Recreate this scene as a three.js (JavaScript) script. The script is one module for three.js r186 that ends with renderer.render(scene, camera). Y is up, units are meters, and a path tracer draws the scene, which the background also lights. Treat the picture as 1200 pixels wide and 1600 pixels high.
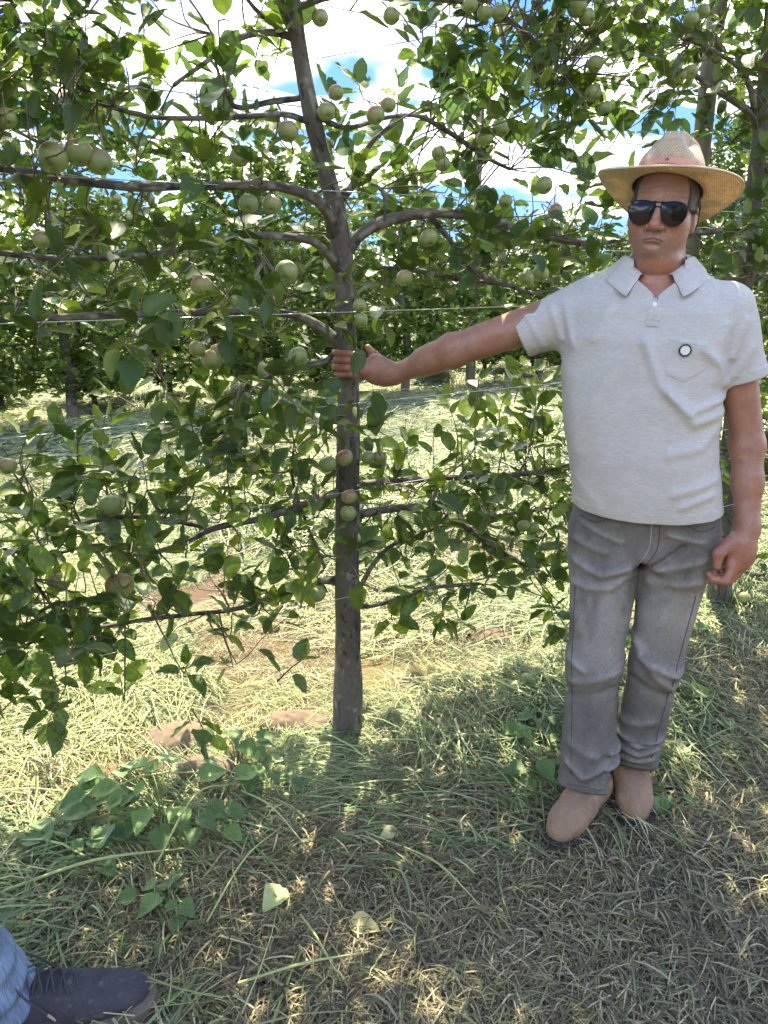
import * as THREE from 'three';
import { mergeGeometries } from 'three/addons/utils/BufferGeometryUtils.js';

// ---------------------------------------------------------------- camera, sky, sun, exposure
const scene = new THREE.Scene();
const camera = new THREE.PerspectiveCamera(67, 3 / 4, 0.05, 2000);
camera.position.set(0, 1.45, 0);
camera.rotation.set(-17.7 * Math.PI / 180, 0, 0);
scene.add(camera);

const renderer = new THREE.WebGLRenderer({ antialias: true });
renderer.toneMapping = THREE.LinearToneMapping;
renderer.toneMappingExposure = 4.2;
renderer.shadowMap.enabled = true;

const SUN_DIR = new THREE.Vector3(0.04, Math.sin(1.08), -Math.cos(1.08)).normalize();
const sun = new THREE.DirectionalLight(0xfff0d6, 3.7);
sun.position.copy(SUN_DIR).multiplyScalar(30).add(new THREE.Vector3(0, 0, -3));
sun.target.position.set(0, 0, -3);
sun.castShadow = true;
sun.shadow.mapSize.set(4096, 4096);
Object.assign(sun.shadow.camera, { left: -12, right: 12, top: 12, bottom: -12, near: 1, far: 80 });
scene.add(sun, sun.target);

// seeded noise
function rng(seed) { let a = seed >>> 0; return () => { a |= 0; a = a + 0x6D2B79F5 | 0; let t = Math.imul(a ^ a >>> 15, 1 | a); t = t + Math.imul(t ^ t >>> 7, 61 | t) ^ t; return ((t ^ t >>> 14) >>> 0) / 4294967296; }; }
function hash3(x, y, z) { let h = Math.imul(x, 374761393) ^ Math.imul(y, 668265263) ^ Math.imul(z, 2147483647 ^ 0x2545F491); h = Math.imul(h ^ h >>> 13, 1274126177); return ((h ^ h >>> 16) >>> 0) / 4294967296; }
function vnoise(x, y, z = 0) {
  const ix = Math.floor(x), iy = Math.floor(y), iz = Math.floor(z); let fx = x - ix, fy = y - iy, fz = z - iz;
  fx = fx * fx * (3 - 2 * fx); fy = fy * fy * (3 - 2 * fy); fz = fz * fz * (3 - 2 * fz);
  const L = (a, b, t) => a + (b - a) * t, h = hash3;
  return L(L(L(h(ix, iy, iz), h(ix + 1, iy, iz), fx), L(h(ix, iy + 1, iz), h(ix + 1, iy + 1, iz), fx), fy), L(L(h(ix, iy, iz + 1), h(ix + 1, iy, iz + 1), fx), L(h(ix, iy + 1, iz + 1), h(ix + 1, iy + 1, iz + 1), fx), fy), fz);
}
function fbm(x, y, z = 0, o = 5) { let s = 0, a = 0.5, n = 0; for (let i = 0; i < o; i++) { s += a * vnoise(x, y, z); n += a; x = x * 2.03 + 17.1; y = y * 2.03 + 3.7; z = z * 2.03 + 9.2; a *= 0.5; } return s / n; }
const sstep = (a, b, x) => { const t = Math.min(1, Math.max(0, (x - a) / (b - a))); return t * t * (3 - 2 * t); };
const lerp = (a, b, t) => a + (b - a) * t;
const V = (x, y, z) => new THREE.Vector3(x, y, z);

// sky: blue air with broken white summer cloud all round
{
  const W = 1024, H = 512, d = new Float32Array(W * H * 4);
  for (let r = 0; r < H; r++) for (let c = 0; c < W; c++) {
    const up = ((r + 0.5) / H - 0.5) * Math.PI, az = ((c + 0.5) / W - 0.5) * 2 * Math.PI;
    const y = Math.sin(up), x = Math.cos(az) * Math.cos(up), z = Math.sin(az) * Math.cos(up), i = (r * W + c) * 4;
    const h = Math.pow(1 - Math.max(0, y), 3);
    let R = lerp(0.04, 0.13, h), G = lerp(0.125, 0.25, h), B = lerp(0.42, 0.54, h);
    if (y > 0) {
      const k = 1.5 / (y + 0.22), n = fbm(x * k * 1.5 + 5.3, z * k * 1.5 + 1.7, 2.2, 6), n2 = fbm(x * k * 4 + 1.3, z * k * 4 + 8.7, 5.1, 4);
      const a = sstep(0.515, 0.64, n + (n2 - 0.5) * 0.3), s = lerp(1.7, 1.1, sstep(0.55, 0.8, n));
      R = lerp(R, s, a); G = lerp(G, s * 0.985, a); B = lerp(B, s * 0.89, a);
    } else { R = 0.3; G = 0.32; B = 0.25; }
    d[i] = R; d[i + 1] = G; d[i + 2] = B; d[i + 3] = 1;
  }
  const t = new THREE.DataTexture(d, W, H, THREE.RGBAFormat, THREE.FloatType);
  t.mapping = THREE.EquirectangularReflectionMapping; t.magFilter = THREE.LinearFilter; t.minFilter = THREE.LinearFilter; t.wrapS = THREE.RepeatWrapping; t.needsUpdate = true;
  scene.background = t; scene.environment = t;
}

// ---------------------------------------------------------------- helpers
const taken = {};
function numbered(n) { if (!(n in taken)) { taken[n] = 0; return n; } taken[n]++; return n + '_' + String(taken[n]).padStart(3, '0'); }
function tag(o, label, category, group, kind) { if (label) o.userData.label = label; if (category) o.userData.category = category; if (group) o.userData.group = group; if (kind) o.userData.kind = kind; return o; }
function thing(name, label, category, group, geo, mat) {
  const o = geo ? new THREE.Mesh(geo, mat) : new THREE.Group(); o.name = numbered(name); scene.add(o); shadow(o); return tag(o, label, category, group);
}
function shadow(o) { o.castShadow = true; o.receiveShadow = true; return o; }
function part(name, geo, mat, parent, label) { const m = shadow(new THREE.Mesh(geo, mat)); m.name = name; parent.add(m); if (label) m.userData.label = label; return m; }
function makeTex(w, h, fn, srgb = true, rep) {
  const d = new Uint8Array(w * h * 4);
  for (let j = 0; j < h; j++) for (let i = 0; i < w; i++) { const c = fn(i / w, j / h, i, j), k = (j * w + i) * 4; d[k] = c[0] * 255; d[k + 1] = c[1] * 255; d[k + 2] = c[2] * 255; d[k + 3] = 255; }
  const t = new THREE.DataTexture(d, w, h); t.wrapS = t.wrapT = THREE.RepeatWrapping; t.magFilter = THREE.LinearFilter; t.minFilter = THREE.LinearMipmapLinearFilter; t.generateMipmaps = true;
  if (srgb) t.colorSpace = THREE.SRGBColorSpace; if (rep) t.repeat.set(rep[0], rep[1]); t.needsUpdate = true; return t;
}
function std(o) { return new THREE.MeshStandardMaterial({ roughness: 0.8, ...o }); }
function phys(o) { return new THREE.MeshPhysicalMaterial({ roughness: 0.8, ...o }); }
const lin = (r, g, b) => new THREE.Color().setRGB(r, g, b);
// tileable noise via blending
function tnoise(u, v, f, s, o = 4) {
  const a = fbm(u * f, v * f, s, o), b = fbm((u - 1) * f, v * f, s, o), c = fbm(u * f, (v - 1) * f, s, o), d = fbm((u - 1) * f, (v - 1) * f, s, o);
  return lerp(lerp(a, b, u), lerp(c, d, u), v);
}
// tapered tube through points [x,y,z,r]
function tube(pts, seg = 8, sub = 3, wob = 0, seed = 1) {
  const cv = new THREE.CatmullRomCurve3(pts.map((p) => V(p[0], p[1], p[2])), false, 'centripetal');
  const n = (pts.length - 1) * sub, pos = [], nor = [], uv = [], idx = [];
  let ref = V(0.13, 0.21, 0.97), len = 0, last = null;
  for (let i = 0; i <= n; i++) {
    const t = i / n, k = Math.min(pts.length - 2, Math.floor(t * (pts.length - 1))), f = t * (pts.length - 1) - k;
    const p = cv.getPoint(t), tg = cv.getTangent(t); let r = lerp(pts[k][3], pts[k + 1][3], f);
    if (last) len += p.distanceTo(last); last = p;
    const b = V().crossVectors(tg, ref).normalize(), q = V().crossVectors(b, tg).normalize(); ref = q;
    for (let j = 0; j <= seg; j++) {
      const a = j / seg * Math.PI * 2, c = Math.cos(a), s = Math.sin(a), jj = j % seg;
      const rr = wob ? r * (1 + wob * (vnoise(len * 14 + seed * 7, jj * 1.3, seed) - 0.5) * 2) : r;
      const d = V().addScaledVector(b, c).addScaledVector(q, s);
      pos.push(p.x + d.x * rr, p.y + d.y * rr, p.z + d.z * rr); nor.push(d.x, d.y, d.z); uv.push(j / seg * 2 * Math.PI * Math.max(r, 0.006), len);
    }
  }
  const S = seg + 1;
  for (let i = 0; i < n; i++) for (let j = 0; j < seg; j++) { const a = i * S + j; idx.push(a, a + S, a + 1, a + 1, a + S, a + S + 1); }
  // end caps
  for (const e of [0, n]) { const c = pos.length / 3, p = cv.getPoint(e / n), tg = cv.getTangent(e / n).multiplyScalar(e ? 1 : -1); pos.push(p.x, p.y, p.z); nor.push(tg.x, tg.y, tg.z); uv.push(0, 0); for (let j = 0; j < seg; j++) { const a = e * S + j; e ? idx.push(a + 1, a, c) : idx.push(a, a + 1, c); } }
  const g = new THREE.BufferGeometry(); g.setAttribute('position', new THREE.Float32BufferAttribute(pos, 3)); g.setAttribute('normal', new THREE.Float32BufferAttribute(nor, 3)); g.setAttribute('uv', new THREE.Float32BufferAttribute(uv, 2)); g.setIndex(idx); return g;
}
// surface of a distance field (surface nets), blocks far from the surface are skipped
function nets(sdf, mn, mx, h, opt = {}) {
  const nx = Math.ceil((mx[0] - mn[0]) / h) + 1, ny = Math.ceil((mx[1] - mn[1]) / h) + 1, nz = Math.ceil((mx[2] - mn[2]) / h) + 1;
  const F = new Float32Array(nx * ny * nz), B = 8, skip = B * h * 0.87 * 1.8 + 0.01;
  for (let bz = 0; bz < nz; bz += B) for (let by = 0; by < ny; by += B) for (let bx = 0; bx < nx; bx += B) {
    const c = sdf(mn[0] + (bx + B / 2) * h, mn[1] + (by + B / 2) * h, mn[2] + (bz + B / 2) * h), far = Math.abs(c) > skip;
    for (let z = bz; z < Math.min(nz, bz + B); z++) for (let y = by; y < Math.min(ny, by + B); y++) for (let x = bx; x < Math.min(nx, bx + B); x++)
      F[x + nx * (y + ny * z)] = far ? c : sdf(mn[0] + x * h, mn[1] + y * h, mn[2] + z * h);
  }
  const vi = new Int32Array(nx * ny * nz).fill(-1), pos = [], sx = 1, sy = nx, sz = nx * ny;
  const off = [0, sx, sy, sx + sy, sz, sz + sx, sz + sy, sz + sx + sy], E = [[0, 1], [2, 3], [4, 5], [6, 7], [0, 2], [1, 3], [4, 6], [5, 7], [0, 4], [1, 5], [2, 6], [3, 7]];
  for (let z = 0; z < nz - 1; z++) for (let y = 0; y < ny - 1; y++) for (let x = 0; x < nx - 1; x++) {
    const i = x + sy * y + sz * z; let m = 0; for (let k = 0; k < 8; k++) if (F[i + off[k]] < 0) m |= 1 << k;
    if (m === 0 || m === 255) continue;
    let px = 0, py = 0, pz = 0, n = 0;
    for (const [a, b] of E) { const fa = F[i + off[a]], fb = F[i + off[b]]; if ((fa < 0) === (fb < 0)) continue; const t = fa / (fa - fb); px += lerp(a & 1, b & 1, t); py += lerp(a >> 1 & 1, b >> 1 & 1, t); pz += lerp(a >> 2 & 1, b >> 2 & 1, t); n++; }
    vi[i] = pos.length / 3; pos.push(mn[0] + (x + px / n) * h, mn[1] + (y + py / n) * h, mn[2] + (z + pz / n) * h);
  }
  const idx = [];
  for (let z = 1; z < nz - 1; z++) for (let y = 1; y < ny - 1; y++) for (let x = 1; x < nx - 1; x++) {
    const i = x + sy * y + sz * z, f = F[i] < 0;
    for (const [s, u, v] of [[sx, sy, sz], [sy, sz, sx], [sz, sx, sy]]) {
      if (f === (F[i + s] < 0)) continue;
      const a = vi[i], b = vi[i - u], c = vi[i - u - v], d = vi[i - v]; if (a < 0 || b < 0 || c < 0 || d < 0) continue;
      f ? idx.push(a, b, c, a, c, d) : idx.push(a, c, b, a, d, c);
    }
  }
  const n = pos.length / 3, nor = new Float32Array(n * 3), uv = new Float32Array(n * 2), e = opt.eps || h * 0.7, col = opt.color ? new Float32Array(n * 3) : null;
  for (let i = 0; i < n; i++) {
    const x = pos[i * 3], y = pos[i * 3 + 1], z = pos[i * 3 + 2];
    let a = sdf(x + e, y, z) - sdf(x - e, y, z), b = sdf(x, y + e, z) - sdf(x, y - e, z), c = sdf(x, y, z + e) - sdf(x, y, z - e); const l = Math.hypot(a, b, c) || 1; a /= l; b /= l; c /= l;
    nor[i * 3] = a; nor[i * 3 + 1] = b; nor[i * 3 + 2] = c;
    const q = opt.uv ? opt.uv(x, y, z, a, b, c) : [x + z * 0.7 * Math.sign(x), y]; uv[i * 2] = q[0]; uv[i * 2 + 1] = q[1];
    if (col) { const k = opt.color(x, y, z); col[i * 3] = k[0]; col[i * 3 + 1] = k[1]; col[i * 3 + 2] = k[2]; }
  }
  const g = new THREE.BufferGeometry(); g.setAttribute('position', new THREE.Float32BufferAttribute(pos, 3)); g.setAttribute('normal', new THREE.BufferAttribute(nor, 3)); g.setAttribute('uv', new THREE.BufferAttribute(uv, 2));
  if (col) g.setAttribute('color', new THREE.BufferAttribute(col, 3)); g.setIndex(idx); return g;
}
const smin = (a, b, k) => { const h = Math.max(0, k - Math.abs(a - b)) / k; return Math.min(a, b) - h * h * k * 0.25; };
const smax = (a, b, k) => -smin(-a, -b, k);
function cap(x, y, z, A, B2, r1, r2) { const bx = B2[0] - A[0], by = B2[1] - A[1], bz = B2[2] - A[2], ax = x - A[0], ay = y - A[1], az = z - A[2], t = Math.min(1, Math.max(0, (ax * bx + ay * by + az * bz) / (bx * bx + by * by + bz * bz))); return Math.hypot(ax - bx * t, ay - by * t, az - bz * t) - (r1 + (r2 - r1) * t); }
function ell(x, y, z, cx, cy, cz, rx, ry, rz) { const a = (x - cx) / rx, b = (y - cy) / ry, c = (z - cz) / rz, k0 = Math.hypot(a, b, c), k1 = Math.hypot(a / rx, b / ry, c / rz); return k1 < 1e-9 ? -Math.min(rx, ry, rz) : k0 * (k0 - 1) / k1; }
function seg2(x, y, a, b) { const bx = b[0] - a[0], by = b[1] - a[1], t = Math.min(1, Math.max(0, ((x - a[0]) * bx + (y - a[1]) * by) / (bx * bx + by * by))); return Math.hypot(x - a[0] - bx * t, y - a[1] - by * t); }
// row of trees: u runs along the row, w out of it towards the path where we stand
const ROW_A = 31 * Math.PI / 180, RU = V(Math.cos(ROW_A), 0, -Math.sin(ROW_A)), RN = V(Math.sin(ROW_A), 0, Math.cos(ROW_A)), RO = V(-0.116, 0, -2.2);
const rowPt = (u, y, w = 0) => V(RO.x + RU.x * u + RN.x * w, y, RO.z + RU.z * u + RN.z * w);
function rowUW(x, z) { const dx = x - RO.x, dz = z - RO.z; return [dx * RU.x + dz * RU.z, dx * RN.x + dz * RN.z]; }
function groundY(x, z) { const r = Math.hypot(x, z); return (fbm(x * 1.7, z * 1.7, 3.3, 3) - 0.5) * 0.05 + (r > 6 ? (fbm(x * 0.25, z * 0.25, 1, 2) - 0.5) * Math.min(0.25, (r - 6) * 0.03) : 0); }

// ---------------------------------------------------------------- ground
{
  // one sheet: fine cells near the path, wide ones out to the horizon
  const line = (a, b, fine, n) => { const s = []; for (let x = a; x <= b + 1e-6; x += fine) s.push(x); let st = fine, p = b, q = a; const lo = [], hi = []; for (let i = 0; i < n; i++) { st *= 1.32; p += st; q -= st; hi.push(p); lo.unshift(q); } return [...lo, ...s, ...hi]; };
  const xs = line(-3, 3, 0.06, 30), zs = line(-6, 1, 0.06, 30), pos = [], uv = [], idx = [], col = [];
  for (const z of zs) for (const x of xs) {
    const far = Math.hypot(x, z) > 40; pos.push(x, far ? 0 : groundY(x, z) - 0.012, z); uv.push(x, z);
  }
  const n = xs.length; for (let j = 0; j < zs.length - 1; j++) for (let i = 0; i < n - 1; i++) { const a = j * n + i; idx.push(a, a + n, a + 1, a + 1, a + n, a + n + 1); }
  const g = new THREE.BufferGeometry(); g.setAttribute('position', new THREE.Float32BufferAttribute(pos, 3)); g.setAttribute('uv', new THREE.Float32BufferAttribute(uv, 2)); g.setIndex(idx); g.computeVertexNormals();
  const map = makeTex(512, 512, (u, v) => { const a = tnoise(u, v, 6, 1), b = tnoise(u, v, 60, 2, 3), c = tnoise(u, v, 18, 5, 3), s = sstep(0.42, 0.6, a); const k = 0.7 + 0.6 * b; return [lerp(0.36, 0.42, s) * k, lerp(0.29, 0.38, s) * k, lerp(0.225, 0.24, s) * k * (0.85 + 0.3 * c)].map((x) => Math.min(1, x)); }, true, [0.45, 0.45]);
  const bump = makeTex(512, 512, (u, v) => { const a = tnoise(u, v, 40, 7, 4); return [a, a, a]; }, false, [0.9, 0.9]);
  const m = new THREE.Mesh(g, std({ map, bumpMap: bump, bumpScale: 0.004, roughness: 1 })); m.name = 'ground'; m.receiveShadow = true; m.userData.kind = 'structure'; scene.add(m);
}
function bladePatch(seed, R, n, o) {
  const r = rng(seed), pos = [], nor = [], col = [], idx = [];
  for (let i = 0; i < n; i++) {
    const a = r() * 6.283, q = Math.sqrt(r()) * R, L = lerp(o.len[0], o.len[1], Math.pow(r(), o.lp || 1.5)), wd = lerp(o.wid[0], o.wid[1], r()) * 0.5;
    const hd = (o.swirl !== undefined && r() < o.order) ? o.swirl + (r() - 0.5) * 1.1 : r() * 6.283, base = lerp(o.base[0], o.base[1], r()), rise = lerp(o.rise[0], o.rise[1], r() * r());
    const cx = Math.cos(a) * q, cz = Math.sin(a) * q, bend = (r() - 0.5) * 1.6, c = o.cols[Math.floor(r() * o.cols.length)], f = 0.5 + 0.8 * r(), N = 4, tw = (r() - 0.5) * 0.8;
    const k0 = pos.length / 3; let x = cx, z = cz, h = hd;
    for (let j = 0; j < N; j++) {
      const t = j / (N - 1), w = wd * (j === N - 1 ? 0.12 : 1 - 0.45 * t * t), y = base + rise * (o.up ? Math.pow(t, 0.8) : Math.sin(t * 2.6) * (1 - 0.3 * t));
      const px = -Math.sin(h), pz = Math.cos(h), sy = Math.sin(tw + t) * w * 0.7;
      pos.push(x + px * w, y + sy, z + pz * w, x - px * w, y - sy, z - pz * w);
      const nx = -px * sy / w * 0.5, nz = -pz * sy / w * 0.5; nor.push(nx, 1, nz, nx, 1, nz);
      for (let s = 0; s < 2; s++) col.push(c[0] * f, c[1] * f, c[2] * f);
      const st = L / (N - 1) * (o.up ? Math.max(0.25, 0.9 - rise / L * 0.6) : 1); x += Math.cos(h) * st; z += Math.sin(h) * st; h += bend / N;
    }
    for (let j = 0; j < N - 1; j++) { const a2 = k0 + j * 2; idx.push(a2, a2 + 2, a2 + 1, a2 + 1, a2 + 2, a2 + 3); }
  }
  const g = new THREE.BufferGeometry(); g.setAttribute('position', new THREE.Float32BufferAttribute(pos, 3)); g.setAttribute('normal', new THREE.Float32BufferAttribute(nor, 3)); g.setAttribute('color', new THREE.Float32BufferAttribute(col, 3)); g.setIndex(idx); return g;
}
{
  const grassMat = phys({ vertexColors: true, roughness: 0.75, transmission: 0.18, side: THREE.DoubleSide });
  const HAY = [[0.40, 0.41, 0.18], [0.29, 0.34, 0.11], [0.49, 0.47, 0.27], [0.22, 0.29, 0.08], [0.36, 0.34, 0.17], [0.27, 0.34, 0.11]];
  const DRY = [[0.33, 0.265, 0.135], [0.19, 0.145, 0.078], [0.48, 0.41, 0.23], [0.235, 0.22, 0.095], [0.105, 0.082, 0.048], [0.38, 0.335, 0.17], [0.22, 0.24, 0.095], [0.15, 0.118, 0.066]];
  const GRN = [[0.14, 0.215, 0.075], [0.19, 0.28, 0.10], [0.28, 0.345, 0.14], [0.115, 0.18, 0.06], [0.36, 0.37, 0.19], [0.18, 0.24, 0.11]];
  const kinds = {
    hay: [0, 1, 2, 3].map((i) => bladePatch(100 + i, 0.33, 620, { len: [0.05, 0.24], wid: [0.002, 0.005], base: [0.0, 0.035], rise: [0.0, 0.035], cols: HAY, swirl: 0, order: 0.45 })),
    dry: [0, 1, 2, 3].map((i) => bladePatch(200 + i, 0.33, 900, { len: [0.025, 0.10], wid: [0.0015, 0.0042], base: [-0.004, 0.022], rise: [0.0, 0.035], cols: DRY })),
    green: [0, 1, 2, 3].map((i) => bladePatch(300 + i, 0.30, 520, { len: [0.06, 0.26], wid: [0.002, 0.0055], base: [0.0, 0.04], rise: [0.0, 0.04], cols: GRN, swirl: 0, order: 0.6 })),
    tuft: [0, 1].map((i) => bladePatch(400 + i, 0.16, 130, { len: [0.06, 0.2], wid: [0.002, 0.005], base: [0.0, 0.01], rise: [0.04, 0.16], cols: [...GRN, HAY[3]], up: 1 })),
  };
  const at = { hay: [[], [], [], []], dry: [[], [], [], []], green: [[], [], [], []], tuft: [[], []] }, r = rng(11), M = new THREE.Matrix4(), Q = new THREE.Quaternion(), E = new THREE.Euler();
  const put = (k, x, z, s, turn) => { const l = at[k][Math.floor(r() * at[k].length)]; E.set((r() - 0.5) * 0.1, turn === undefined ? r() * 6.283 : turn, (r() - 0.5) * 0.1); Q.setFromEuler(E); l.push(M.compose(V(x, groundY(x, z) - 0.004, z), Q, V(s, s * (0.8 + 0.5 * r()), s)).clone()); };
  const inView = (x, z, m) => { const d = -z; return d > 0.7 && Math.abs(x) < d * 0.53 + 0.55 + m; };
  const BARE = [[-0.57, -2.68, 0.24, 0.15], [0.12, -2.63, 0.2, 0.13], [-0.62, -2.03, 0.25, 0.1], [-0.32, -2.2, 0.16, 0.09], [0.44, -2.82, 0.17, 0.1], [-0.9, -3.3, 0.3, 0.2], [0.7, -3.9, 0.4, 0.25], [-0.4, -4.0, 0.35, 0.2]];
  const place = (x, z, s) => {
    let edge = 9; for (const [bx, bz, rx, rz] of BARE) edge = Math.min(edge, (Math.hypot((x - bx) / rx, (z - bz) / rz) - 1) * Math.min(rx, rz) + (vnoise(x * 9, z * 9, 4) - 0.5) * 0.12);
    if (edge < 0.05) { if (r() < 0.25) put('dry', x, z, 0.35); return; } if (edge < 0.22) s *= 0.55;
    const [u, w] = rowUW(x, z), n = fbm(x * 1.3 + 4, z * 1.3, 2, 3), n2 = vnoise(x * 3.1, z * 3.1, 8);
    if (w < 0.0) { // mown swath behind the row, bare soil showing here and there
      const bare = fbm(x * 1.6 + 11, z * 1.6 + 3, 5, 3);
      if (bare > 0.56 && r() < 0.88) { if (r() < 0.3) put('dry', x, z, s); return; }
      const v = r(); if (v < 0.66) put('hay', x, z, s, n * 9); else if (v < 0.82) put('green', x, z, s, n * 9); else put('dry', x, z, s);
      if (r() < 0.05 && n2 > 0.5) put('tuft', x, z, s);
    } else {
      const boot = Math.hypot(x - 0.53, z + 1.75) < 0.2 || Math.hypot(x - 0.7, z + 1.86) < 0.2; if (boot) { if (r() < 0.5) put('dry', x, z, s * 0.7); return; }
      const g = (x > 0.55 && w > 0.75 ? -0.6 : 0) + 0.60 - w * 0.72 + (n - 0.5) * 1.7 - (x > 0.35 ? 0.35 : 0) + (w < 0.55 ? 0.15 : 0) + (w > 0.8 && x < -0.25 ? 0.3 : 0), v = r();
      if (v < g) put(r() < 0.95 ? 'green' : 'hay', x, z, s, n * 8); else put(r() < 0.985 || x > 0.4 ? 'dry' : 'hay', x, z, s, n * 8);
      if (r() < 0.03 + g * 0.06) put('tuft', x, z, s * 0.8);
    }
  };
  for (let z = -0.7; z > -4.6; z -= 0.15) for (let x = -3.4; x < 3.4; x += 0.15) { const X = x + (r() - 0.5) * 0.16, Z = z + (r() - 0.5) * 0.16; if (inView(X, Z, 0)) place(X, Z, 0.8 + 0.45 * r()); }
  for (let z = -4.6; z > -14; z -= 0.3) for (let x = -9; x < 9; x += 0.3) { const X = x + (r() - 0.5) * 0.3, Z = z + (r() - 0.5) * 0.3; if (inView(X, Z, 0.4)) place(X, Z, 1.5 + 0.7 * r()); }
  for (let z = -14; z > -34; z -= 0.8) for (let x = -20; x < 20; x += 0.8) { const X = x + (r() - 0.5) * 0.8, Z = z + (r() - 0.5) * 0.8; if (inView(X, Z, 1)) place(X, Z, 3.2 + r()); }
  const info = { hay: ['mown_grass', 'pale yellow green mown grass lying in swaths on the ground', 'cut grass'], dry: ['dry_clippings', 'short brown dried grass clippings covering the path', 'clippings'], green: ['long_grass', 'long green cut grass lying under the apple trees', 'grass'], tuft: ['grass_tufts', 'small upright green grass tufts scattered over the orchard floor', 'grass'] };
  for (const k in kinds) {
    const G = new THREE.Group(); G.name = info[k][0]; tag(G, info[k][1], info[k][2], null, 'stuff'); scene.add(G);
    kinds[k].forEach((g, i) => { const m = new THREE.InstancedMesh(g, grassMat, at[k][i].length); at[k][i].forEach((x, j) => m.setMatrixAt(j, x)); m.name = 'blades'; m.userData.kind = 'stuff'; shadow(m); G.add(m); });
  }
}

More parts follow.
